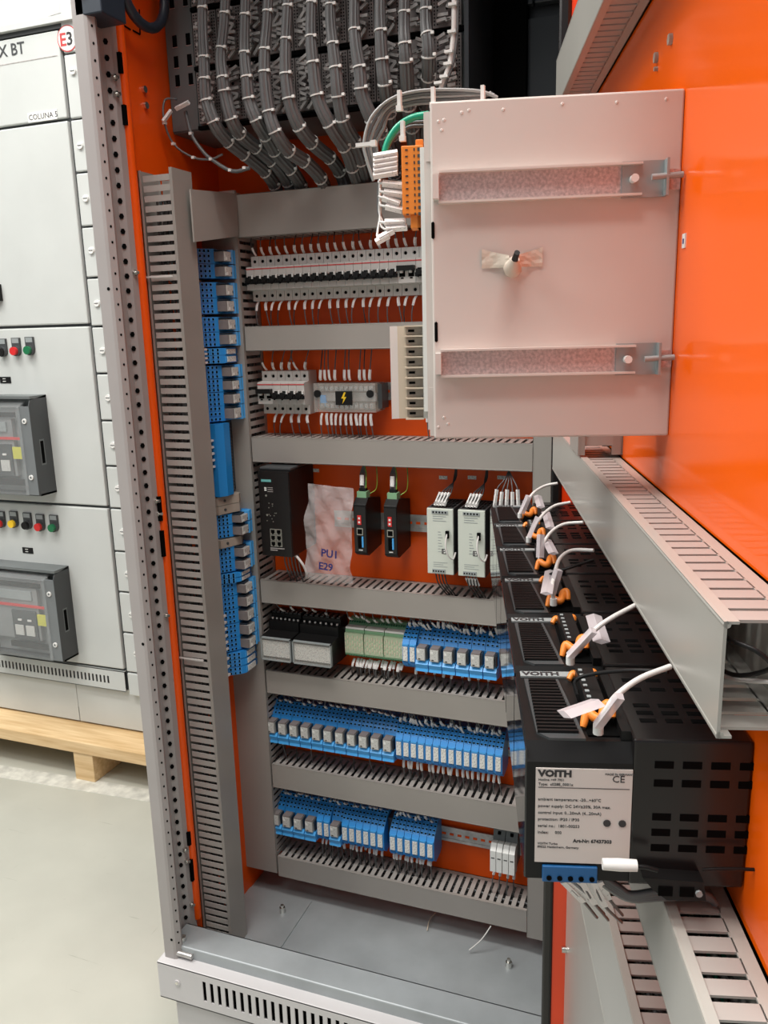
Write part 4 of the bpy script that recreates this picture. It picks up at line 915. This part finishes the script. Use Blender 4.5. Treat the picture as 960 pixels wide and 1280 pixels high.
for i,(x,y,dx,dy) in enumerate(((500,124,-5,-5),(458,181,8,0),(542,120,0,10),(604,118,0,8),(504,162,4,6))):
    p=M_DOOR@Vector(onAlong(x,y,0.462)); solo('cable_tie',MB().box(-0.0080 if dx>5 else -0.0014,0.0075 if dx>5 else 0.0014,-0.003,0.001,-0.0014 if dx>5 else -0.008,0.0014 if dx>5 else 0.006,'tie').box(0.0048 if dx>5 else -0.0022,0.0090 if dx>5 else 0.0022,-0.004,0.000,-0.009 if dx<=5 else -0.0022,-0.005 if dx<=5 else 0.0022,'tie'),('white cable tie at the upper left bend of the grey wire loop','white cable tie at the left side of the grey wire loop','white cable tie above the corner of the cream housing','white cable tie at the right end of the grey wire loop','white cable tie on the inner bend by the green wire')[i],'cable tie',T(p),'cable ties on the grey wire loop')
for i,(x0,y0,x1,y1) in enumerate(((478,229,503,232),(480,240,503,243),(478,247,500,255),(482,258,503,263),(481,278,507,277),(483,286,509,284),(474,298,492,288),(486,294,470,303))):
    a=M_DOOR@Vector(onAlong(x0,y0,0.466)); b=M_DOOR@Vector(onAlong(x1,y1,0.466)); c=M_DOOR@Vector(onAlong(475,min(y0-4,270),0.45))
    wire([M_DOOR@Vector(onAlong(475,222+i*3,0.45)),c,a+(a-b)*0.1,b],'%s white-sleeved wire from the top going into the orange plug strip'%nth(i),'sleeved wires at the orange plug strip',a,b,r=0.0010,key='wirew',sw=0.0027)
pts=dpath([(475,222),(474,240),(474,265),(480,280),(484,290)],0.447); wire(pts,'grey wire running down left of the orange plug strip','grey wires left of the orange plug',r=0.0018)

# ================================================================== CONTROLLERS ON THE DOOR
def controller(i, a1):
    lab=['nearest black controller with large white rating plate','second black controller from the front, with grey name strip','third black controller from the front','fourth black controller from the front','fifth black controller from the front','farthest black controller, close to the white power supplies'][i]
    t=thing('controller',lab,'controller',MD(a1,-0.28),'black controllers in a line on the door')
    L=0.103; z0,z1=-0.045,0.048; zp=0.043
    mb=MB().box(-L,0,-0.066,-0.0005,z0,z1,'blackgl'); part('housing',mb,t,'black perforated metal housing',bevel=0.0015)
    mb=MB().prism([(-L,z0),(0,z0+0.002),(0,0.033),(-0.007,zp),(-L,zp)],-0.1255,-0.066,'black','y'); part('front_block',mb,t)
    part('side_cover',MB().box(-L+0.001,-0.001,-0.1265,-0.1255,z0+0.002,zp-0.003,'sidegl'),t,'mirror-like dark side')
    vs=MB()
    for r in (0,1,2,3,4):
        for c in range(4):
            x0=-L+0.020+ (0,0.014,0.037,0.047,0.057)[r]; y=-0.058+c*0.0148
            vs.box(x0,x0+0.0045,y,y+0.0095,z1-0.001,z1+0.0003,'dark')
    if i==0:
        for r in range(5):
            for c in range(4):
                z=0.033-(0,0.0115,0.033,0.043,0.053)[r]; y=-0.054+c*0.0155; vs.box(-0.001,0.0003,y,y+0.0105,z-0.0022,z+0.0022,'dark')
    part('vent_slots',vs,t,'rows of dark vent slots',None,'stuff')
    part('name_strip',MB().box(-L+0.001,-L+0.009,-0.123,-0.080,zp,zp+0.0012,'vgrey'),t,'grey name strip')
    # readable from the front: letters lie on the top face
    FT=Matrix(((0,-1,0,0),(1,0,0,0),(0,0,1,0),(0,0,0,1)))
    text('VOITH',0.0078,T((-L+0.0078,-0.1215,zp+0.0013))@FT,t,'ink','name_lettering',0.0003,sx=1.05)
    pn=part('vent_panel',MB().prism([(-L+0.014,-0.121),(-0.014,-0.119),(-0.007,-0.112),(-0.007,-0.0915),(-L+0.014,-0.0985)],zp,zp+0.0015,'dgrey','z'),t,'trapezoid vent panel')
    sl=MB()
    for k in range(17):
        x=-L+0.0175+k*0.0044; f=k/17; sl.box(x,x+0.0022,-0.1185,-0.1005+0.006*f,zp+0.0015,zp+0.0032,'black')
    part('vent_ribs',sl,pn,None,None,'stuff')
    cn=MB().box(-L+0.012,-0.012,-0.0895,-0.0690,zp,zp+0.001,'dark').box(-L+0.014,-0.030,-0.0875,-0.0760,zp,zp+0.010,'black')
    for k in range(7): cn.box(-L+0.017+k*0.008,-L+0.020+k*0.008,-0.0860,-0.0835,zp+0.010,zp+0.0105,'vgrey')
    cn.box(-L+0.010,-0.008,-0.0715,-0.066,zp-0.001,zp+0.006,'black')
    part('connector_block',cn,t,'black plug connector')
    for x in (-0.022,-L+0.014):
        if i in (3,5) and x<-0.05: continue
        s=1.0 if x>-0.05 else 0.45
        P=smooth_path([(x+0.002,-0.0915,zp+0.002),(x-0.003*s,-0.0885,zp+0.007*s+0.002),(x,-0.0845,zp+0.0075*s),(x+0.001*s,-0.0805,zp+0.0070*s),(x-0.007*s,-0.0775,zp+0.0115*s),(x-0.006*s,-0.0745,zp+0.0125*s),(x-0.001,-0.0740,zp+0.007*s)],6)
        n_=len(P); part('orange_lever',MB().tube(P,[0.0018+0.0013*math.sin(math.pi*k/(n_-1))**0.5*s for k in range(n_)],'ordev',12),t,'orange curved plug lever')
    if i==0:
        pl=part('rating_plate',MB().box(0.0,0.0008,-0.1205,-0.0660,z0+0.0135,0.0295,'plate'),t,'cream printed rating plate')
        def tx(s,y,z,sz,b=0.0,sx=1.0): text(s,sz,FA(0.0008,y,z),pl,'ink','lettering',b,sx=sx)
        zz=lambda k: 0.0295-k
        tx('VOITH',-0.1190,zz(0.0050),0.0056,0.0003,1.12); tx('Hotline: +49 7951',-0.1190,zz(0.0078),0.0020); tx('Type:  c028E_0001x',-0.1190,zz(0.0108),0.0024)
        tx('MADE IN GERMANY',-0.0815,zz(0.0034),0.0018); tx('CE',-0.0775,zz(0.0078),0.0060)
        for k,s in enumerate(('ambient temperature: -20...+60°C','power supply: DC 24V±20%, 30A max.','control input: 0...20mA (4...20mA)','protection: IP20 / IP30','serial no.:  1801-00253','index:     000')):
            tx(s,-0.1190,zz(0.0205+k*0.0043),0.0026)
        tx('Art-Nr: 67437303',-0.0985,zz(0.0472),0.0030,0.0001); tx('VOITH Turbo',-0.1190,zz(0.0492),0.0020); tx('89522 Heidenheim, Germany',-0.1190,zz(0.0514),0.0020)
        mb=MB().box(0.0008,0.0010,-0.1190,-0.0675,zz(0.0122),zz(0.0119),'ink')
        part('rule_line',mb,pl)
        for y in (-0.0795,-0.0708): part('hole',MB().cyl((0.0005,y,zz(0.034)),(0.0014,y,zz(0.034)),0.0022,'ink',10),pl,'small round black hole')
        bc=MB().box(-0.020,0.002,-0.116,-0.084,z0+0.001,z0+0.0115,'blued')
        for k in range(5): bc.cyl((0.002,-0.112+k*0.0062,z0+0.004),(0.0027,-0.112+k*0.0062,z0+0.004),0.0016,'dark',8)
        part('blue_connector',bc,t,'blue plug under the controller',bevel=0.0006)
        DZ=0.0065; kc=MB().prism([(-0.060,z0+0.0055+DZ),(-0.026,z0+0.004+DZ),(-0.024,z0-0.008+DZ),(-0.046,z0-0.0085+DZ),(-0.054,z0-0.002+DZ)],0.0,0.010,'black','x')
        for y in (-0.051,-0.039): kc.box(0.0095,0.0106,y,y+0.008,z0-0.0055+DZ,z0+0.0005+DZ,'dark')
        kc.cyl((0.008,-0.0285,z0-0.003+DZ),(0.0115,-0.0285,z0-0.003+DZ),0.0020,'vgrey',8)
        part('black_plug',kc,t,'black plug at the lower front edge')
    return t
AS=[0.720,0.613,0.506,0.399,0.292,0.185]
for i,a1 in enumerate(AS): controller(i,a1)
# cables from each plug up to the long duct
cab_px=[ [(838,833),(800,848),(770,870),(757,890),(748,905)], [(795,756),(765,772),(745,786),(728,805),(713,820)], [(742,688),(715,688),(700,698),(694,715),(690,735),(692,748)],
         [(729,653),(706,655),(690,664),(679,680),(676,695)], [(713,628),(694,632),(680,642),(668,658),(661,671)], [(697,604),(682,607),(668,615),(658,628),(650,641)] ]
slv=[((775,870),(747,907)),((742,788),(712,820)),((698,712),(689,742)),((676,668),(675,697)),((672,646),(661,672)),((661,620),(652,641))]
slv2=[((705,893),(748,878)),((742,770),(752,802)),((688,714),(683,742)),((683,675),(692,692)),((682,640),(688,660)),((672,620),(676,634))]
nmz=['nearest','second','third','fourth','fifth','farthest']
for i in range(6):
    N=len(cab_px[i]); pts=[]
    for k,q in enumerate(cab_px[i]):
        f=k/(N-1); pts.append(Vector(onZ(*q,-0.196-0.030*f+0.006*math.sin(math.pi*f))))
    s=[Vector(onZ(*slv[i][0],-0.203)),Vector(onZ(*slv[i][1],-0.2245))]
    s2=[Vector(onZ(*q,-0.214)) for q in slv2[i]]
    t=wire(pts,'white cable with clear sleeve from the long duct to the %s controller'%nmz[i],'white cables to the controllers',s[0],s[1],r=0.0017,key='wirew',sw=0.0030,skey='cover2',n=8)
    O=Vector(t.matrix_world.translation)
    sc=0.0058 if i<2 else 0.0048
    part('label_tag',MB().tube([p-O for p in s2],sc,'cover2',4,sq=0.35),t,'clear label tag')
    e=pts[-1]-O; part('white_tip',MB().tube([e,e+Vector((0,0,-0.006))],0.0030,'white',8),t,'white round cable tip')
# dark cables inside the plugs
for i in range(2):
    pts=[Vector(onZ(*q,(-0.20,-0.205,-0.215,-0.222,-0.230)[k])) for k,q in enumerate((((835,840),(790,838),(745,842),(720,850),(722,868)),((742,700),(705,712),(685,720),(682,730),(686,742)))[i])]
    wire(pts,('black cable lying across the nearest controller','black cable behind the third controller plug')[i],'black controller cables',r=0.0014,key='black')
# sleeve and cables under the nearest controller
a=[M_DOOR@Vector(onAlong(*q,0.735)) for q in ((753,1080),(796,1082))]
t=thing('cable','black cable with fat white sleeve plugged under the nearest controller','cable',T(a[0])); O=a[0]
part('white_sleeve',MB().tube([Vector((0,0,0)),(a[1]-O)*0.5,a[1]-O],[0.0032,0.0036,0.0033],'white',14),t,'fat white sleeve')
part('black_lead',MB().tube(smooth_path([M_DOOR@Vector(onAlong(*q,0.733))-O for q in ((796,1083),(808,1084),(822,1088))],3),0.0014,'black',6).tube(smooth_path([M_DOOR@Vector(onAlong(*q,0.733))-O for q in ((878,1087),(910,1086),(943,1087))],3),0.001,'black',6),t)
for i,(p,q) in enumerate((((703,1100),(728,1125)),((706,1098),(733,1120)),((726,1100),(742,1128)),((739,1098),(755,1131)),((748,1100),(760,1122)))):
    a=M_DOOR@Vector(onAlong(*p,0.715)); b=M_DOOR@Vector(onAlong(*q,0.70)); c=M_DOOR@Vector(onAlong(q[0]+18+(i%2)*4,q[1]+22,0.66))
    wire([M_DOOR@Vector(onAlong(700+i*11,1092,0.715)),a,b,c],'%s sleeved wire from the left under the blue plug of the nearest controller'%nth(i),'sleeved wires under the nearest controller',a,b,r=0.0011,sw=0.0022,key='wire')
for i in range(4):
    pts=[M_DOOR@Vector(onAlong(*q,0.712)) for q in ((742+i*3,1094),(765+i*3,1112-i),(790,1124-2*i),(830,1122-3*i),(880,1122-i*2),(895,1130))]
    wire(pts,'%s translucent grey cable from the top running below the nearest controller'%nth(i),'cables below the nearest controller',r=0.0022,key='wire',n=6)

# ================================================================== BACKGROUND SWITCHBOARD
YB=0.5
sb=thing('switchboard','light grey switchboard cubicle standing on a wooden pallet behind the open cabinet','switchboard',T((-2.3,0.8,-1.26)))
SI=T((2.3,-0.8,1.26))
def sp(name,mb,label=None,kind=None,bevel=0,parent=None): return part(name,mb,parent or sb,label,SI if parent is None else None,kind,bevel)
sp('carcass',MB().box(-3.4,-1.10,YB+0.022,1.1,-1.25,0.95,'paint'))
sp('dark_reveal',MB().box(-3.39,-1.11,YB+0.012,YB+0.022,-1.15,0.83,'dgrey'))
xs=-1.706
def door_panel(z0,z1,lab): return sp('cubicle_door',MB().box(-2.5,xs,YB,YB+0.02,z0,z1,'paint'),lab,bevel=0.004)

zd=[onY(60,152,YB)[2],0.024,-0.533,-1.080]
sp('cubicle_door',MB().box(-2.5,xs,YB,YB+0.02,zd[0]+0.004,0.820,'paint'),'upper lettered door',bevel=0.003)
sp('groove',MB().box(-2.5,xs-0.01,YB-0.0008,YB,0.7555,0.7575,'rsl'))
for i in range(3): door_panel(zd[i+1]+0.004,zd[i]-0.004,('plain large door','door with three push buttons','door with five push buttons')[i])
sp('top_trim',MB().box(-2.5,-1.45,YB+0.002,YB+0.02,0.824,0.836,'dgrey').box(-2.5,-1.45,YB-0.012,YB+0.02,0.836,0.852,'paint').box(-2.5,-1.45,YB+0.01,YB+0.03,0.852,1.2,'paint'))
sp('lifting_bracket',MB().prism([(-1.725,0.852),(-1.725,0.885),(-1.68,0.856)],YB-0.012,YB-0.009,'plinth','y'))
# narrow column of blanking covers with a screw each
ys=[0,66,148,215,283,347,408,467,526,583,636,690,741,792,842,872]
zc_=[onY(98+ (y-145)*0.105,y,YB)[2] for y in ys]
for i in range(len(zc_)-1):
    q=sp('side_cover',MB().box(xs+0.012,-1.50,YB,YB+0.02,zc_[i+1]+0.003,zc_[i]-0.003,'paint'),bevel=0.003)
for q in ((92,89),(101,182),(108,248),(115,313),(122,379),(129,438),(136,497),(142,556),(148,610),(154,664),(160,717),(165,768),(171,817)):
    w=onY(*q,YB); part('cover_screw',MB().cyl((0,0,0),(0,-0.006,0),0.0095,'white',12).box(-0.007,0.007,-0.0072,-0.006,-0.001,0.001,'rack'),sb,None,SI@T(w))
zv0,zv1=onY(159,866,YB)[2]+0.002,-1.084
vented('vent_panel',-2.5,xs,zv0,zv1,YB,(-2.35,-1.775,zv0+0.022,zv1-0.022,0.0155,0.0075),'paint','vented base panel of the switchboard',sb,SI)
sp('base_panel',MB().box(-2.5,-1.93,YB+0.02,YB+0.04,-1.30,zv0-0.004,'paint').box(-1.926,-1.66,YB+0.02,YB+0.04,-1.30,zv0-0.004,'paint').box(-1.654,-1.3,YB+0.02,YB+0.04,-1.30,zv0-0.004,'paint'),'plain base panels')
# lettering
def st(s,size,px,py,key='ink',bold=0.0,off=0.001):
    w=onY(px,py,YB-off); return text(s,size,SI@F(w[0],w[1],w[2]),sb,key,'lettering',bold)
st('X BT',0.044,-1,72,'dgrey',0.0004)
w=onY(53,145,YB-0.001); lp=sp('name_label',MB().box(w[0]-0.052,w[0]+0.052,YB-0.0015,YB,w[2]-0.013,w[2]+0.013,'white'),'white name label'); 
text('COLUNA 5',0.021,F(w[0]-0.049,YB-0.0018,w[2]-0.007),lp,'ink','lettering')
w=onY(84,48,YB-0.001); em=sp('emblem',MB().cyl((w[0],YB-0.001,w[2]),(w[0],YB,w[2]),0.034,'redl',28).cyl((w[0],YB-0.0016,w[2]),(w[0],YB,w[2]),0.031,'white',28),'round red and black emblem')
text('E',0.046,F(w[0]-0.026,YB-0.002,w[2]-0.017),em,'redl','lettering',0.001); text('3',0.046,F(w[0]-0.003,YB-0.002,w[2]-0.017),em,'ink','lettering',0.001)
# push buttons
def button(px,py,key,lab):
    w=onY(px,py,YB); b=sp('push_button',MB().box(-0.016,0.016,-0.006,0,-0.004,0.036,'dgrey',T(w)).box(-0.013,0.013,-0.0065,0,0.020,0.034,'vgrey',T(w)).cyl((w[0],w[1],w[2]-0.004),(w[0],w[1]-0.012,w[2]-0.004),0.0155,'dgrey',16),lab)
    part('button_cap',MB().cyl((w[0],w[1]-0.012,w[2]-0.004),(w[0],w[1]-0.022,w[2]-0.004),0.0125,key,16),b)
for q in ((5,438,'black','black push button of the upper trio'),(22,437,'red','red push button of the upper trio'),(39,436,'green','green push button of the upper trio'),
          (3,652,'red','far left red push button of the lower five'),(19,652,'yellow','yellow push button of the lower five'),(36,654,'black','black push button of the lower five'),(52,656,'red','right red push button of the lower five'),(69,657,'green','green push button of the lower five')): button(*q)
for q in ((7,475),(35,688)):
    w=onY(*q,YB); sp('name_plate',MB().box(w[0]-0.022,w[0]+0.022,YB-0.0015,YB,w[2]-0.010,w[2]+0.010,'black').box(w[0]-0.010,w[0]+0.002,YB-0.002,YB,w[2]+0.003,w[2]+0.005,'white').box(w[0]-0.010,w[0]+0.002,YB-0.002,YB,w[2]-0.005,w[2]-0.003,'white'),'small black name plate')
w=onY(-3,366,YB); sp('dark_handle',MB().box(w[0]-0.10,w[0]+0.018,YB-0.02,YB,w[2]-0.025,w[2]+0.025,'black'),'black handle at the picture edge')
# breaker windows
def window(q_tr,q_br,xfront,lab):
    a=onY(*q_tr,YB); b=onY(*q_br,YB); X=(a[0]+b[0])/2; z1,z0=a[2],b[2]; Wd=0.34; D=YB-onX(*xfront,X)[1]
    t=sp('breaker_window',MB().prism([(YB,z0),(YB,z1),(YB-D*0.9,z1-0.012),(YB-D,z1-0.03),(YB-D,z0+0.004),(YB-D*0.9,z0)],X-0.004,X,'dgrey','x').box(X-0.05,X-0.0005,YB-D-0.0004,YB-D+0.01,z0+0.0045,z1-0.0305,'rackf')
         .box(X-Wd,X-Wd+0.05,YB-D,YB,z0,z1-0.02,'dgrey').box(X-Wd,X,YB-D*0.9,YB,z1-0.008,z1,'rack').box(X-Wd,X,YB-D*0.9,YB,z0,z0+0.006,'dgrey')
         .box(X,X+0.0006,YB-D*0.62,YB-D*0.45,z0+0.10,z0+0.17,'dark').box(X,X+0.0004,YB-D*0.66,YB-D*0.40,z0+0.095,z0+0.175,'rack'),lab)
    part('breaker_face',MB().box(X-Wd+0.05,X-0.05,YB-D+0.05,YB-D+0.06,z0+0.01,z1-0.03,'brkgrey').box(X-0.28,X-0.09,YB-D+0.035,YB-D+0.05,z0+0.06,z1-0.07,'brkgrey').box(X-0.26,X-0.11,YB-D+0.030,YB-D+0.035,z1-0.11,z1-0.08,'vgrey')
         .box(X-0.29,X-0.06,YB-D+0.030,YB-D+0.035,z1-0.135,z1-0.127,'red').box(X-0.094,X-0.054,YB-D+0.029,YB-D+0.035,z0+0.115,z0+0.152,'lime')
         .box(X-0.20,X-0.10,YB-D+0.030,YB-D+0.035,z0+0.06,z0+0.16,'dgrey').box(X-0.19,X-0.155,YB-D+0.027,YB-D+0.03,z0+0.075,z0+0.11,'relay').box(X-0.145,X-0.11,YB-D+0.027,YB-D+0.03,z0+0.075,z0+0.11,'relay')
         .box(X-0.175,X-0.16,YB-D+0.027,YB-D+0.03,z0+0.125,z0+0.131,'white').box(X-0.135,X-0.12,YB-D+0.027,YB-D+0.03,z0+0.125,z0+0.131,'white').box(X-0.22,X-0.06,YB-D+0.030,YB-D+0.035,z0+0.030,z0+0.05,'black').box(X-0.26,X-0.07,YB-D+0.030,YB-D+0.035,z1-0.065,z1-0.05,'black'),t,'breaker front with red line and yellow label',T((0,-0.02,0)))
    part('clear_cover',MB().box(X-Wd+0.02,X-0.035,YB-D-0.006,YB-D-0.003,z0+0.004,z1-0.03,'cover').prism([(YB-D-0.006,z1-0.03),(YB-D*0.4,z1-0.004),(YB-D*0.4,z1-0.008),(YB-D-0.003,z1-0.033)],X-Wd+0.02,X-0.035,'cover','x'),t,'clear hinged cover')
    for z in (z1-0.075,z0+0.06): part('cover_screw',MB().cyl((X-0.022,YB-D,z),(X-0.022,YB-D-0.004,z),0.008,'white',12).cyl((X-0.022,YB-D-0.004,z),(X-0.022,YB-D-0.0045,z),0.004,'rack',8),t,'white cover screw')
window((56.5,493),(72,615),(35,501),'upper dark grey breaker window with clear cover')
window((85,707),(99,818),(66,720),'lower dark grey breaker window with clear cover')
# pallet
pt=thing('pallet','pale pine pallet under the grey switchboard','pallet',T((-2.0,0.9,ZF)))
PI=T((2.0,-0.9,-ZF))
for k in range(5):
    part('board',MB().box(-3.6,-1.2,0.405+k*0.2,0.405+k*0.2+0.185,-1.350,-1.308,'wood'),pt,None,PI,bevel=0.003)
for x in (-3.45,-2.60,-1.872,-1.26):
    for y in (0.41,0.9): part('block',MB().box(x,x+0.078,y,y+0.145,ZF,-1.350,'wood'),pt,None,PI,bevel=0.002)
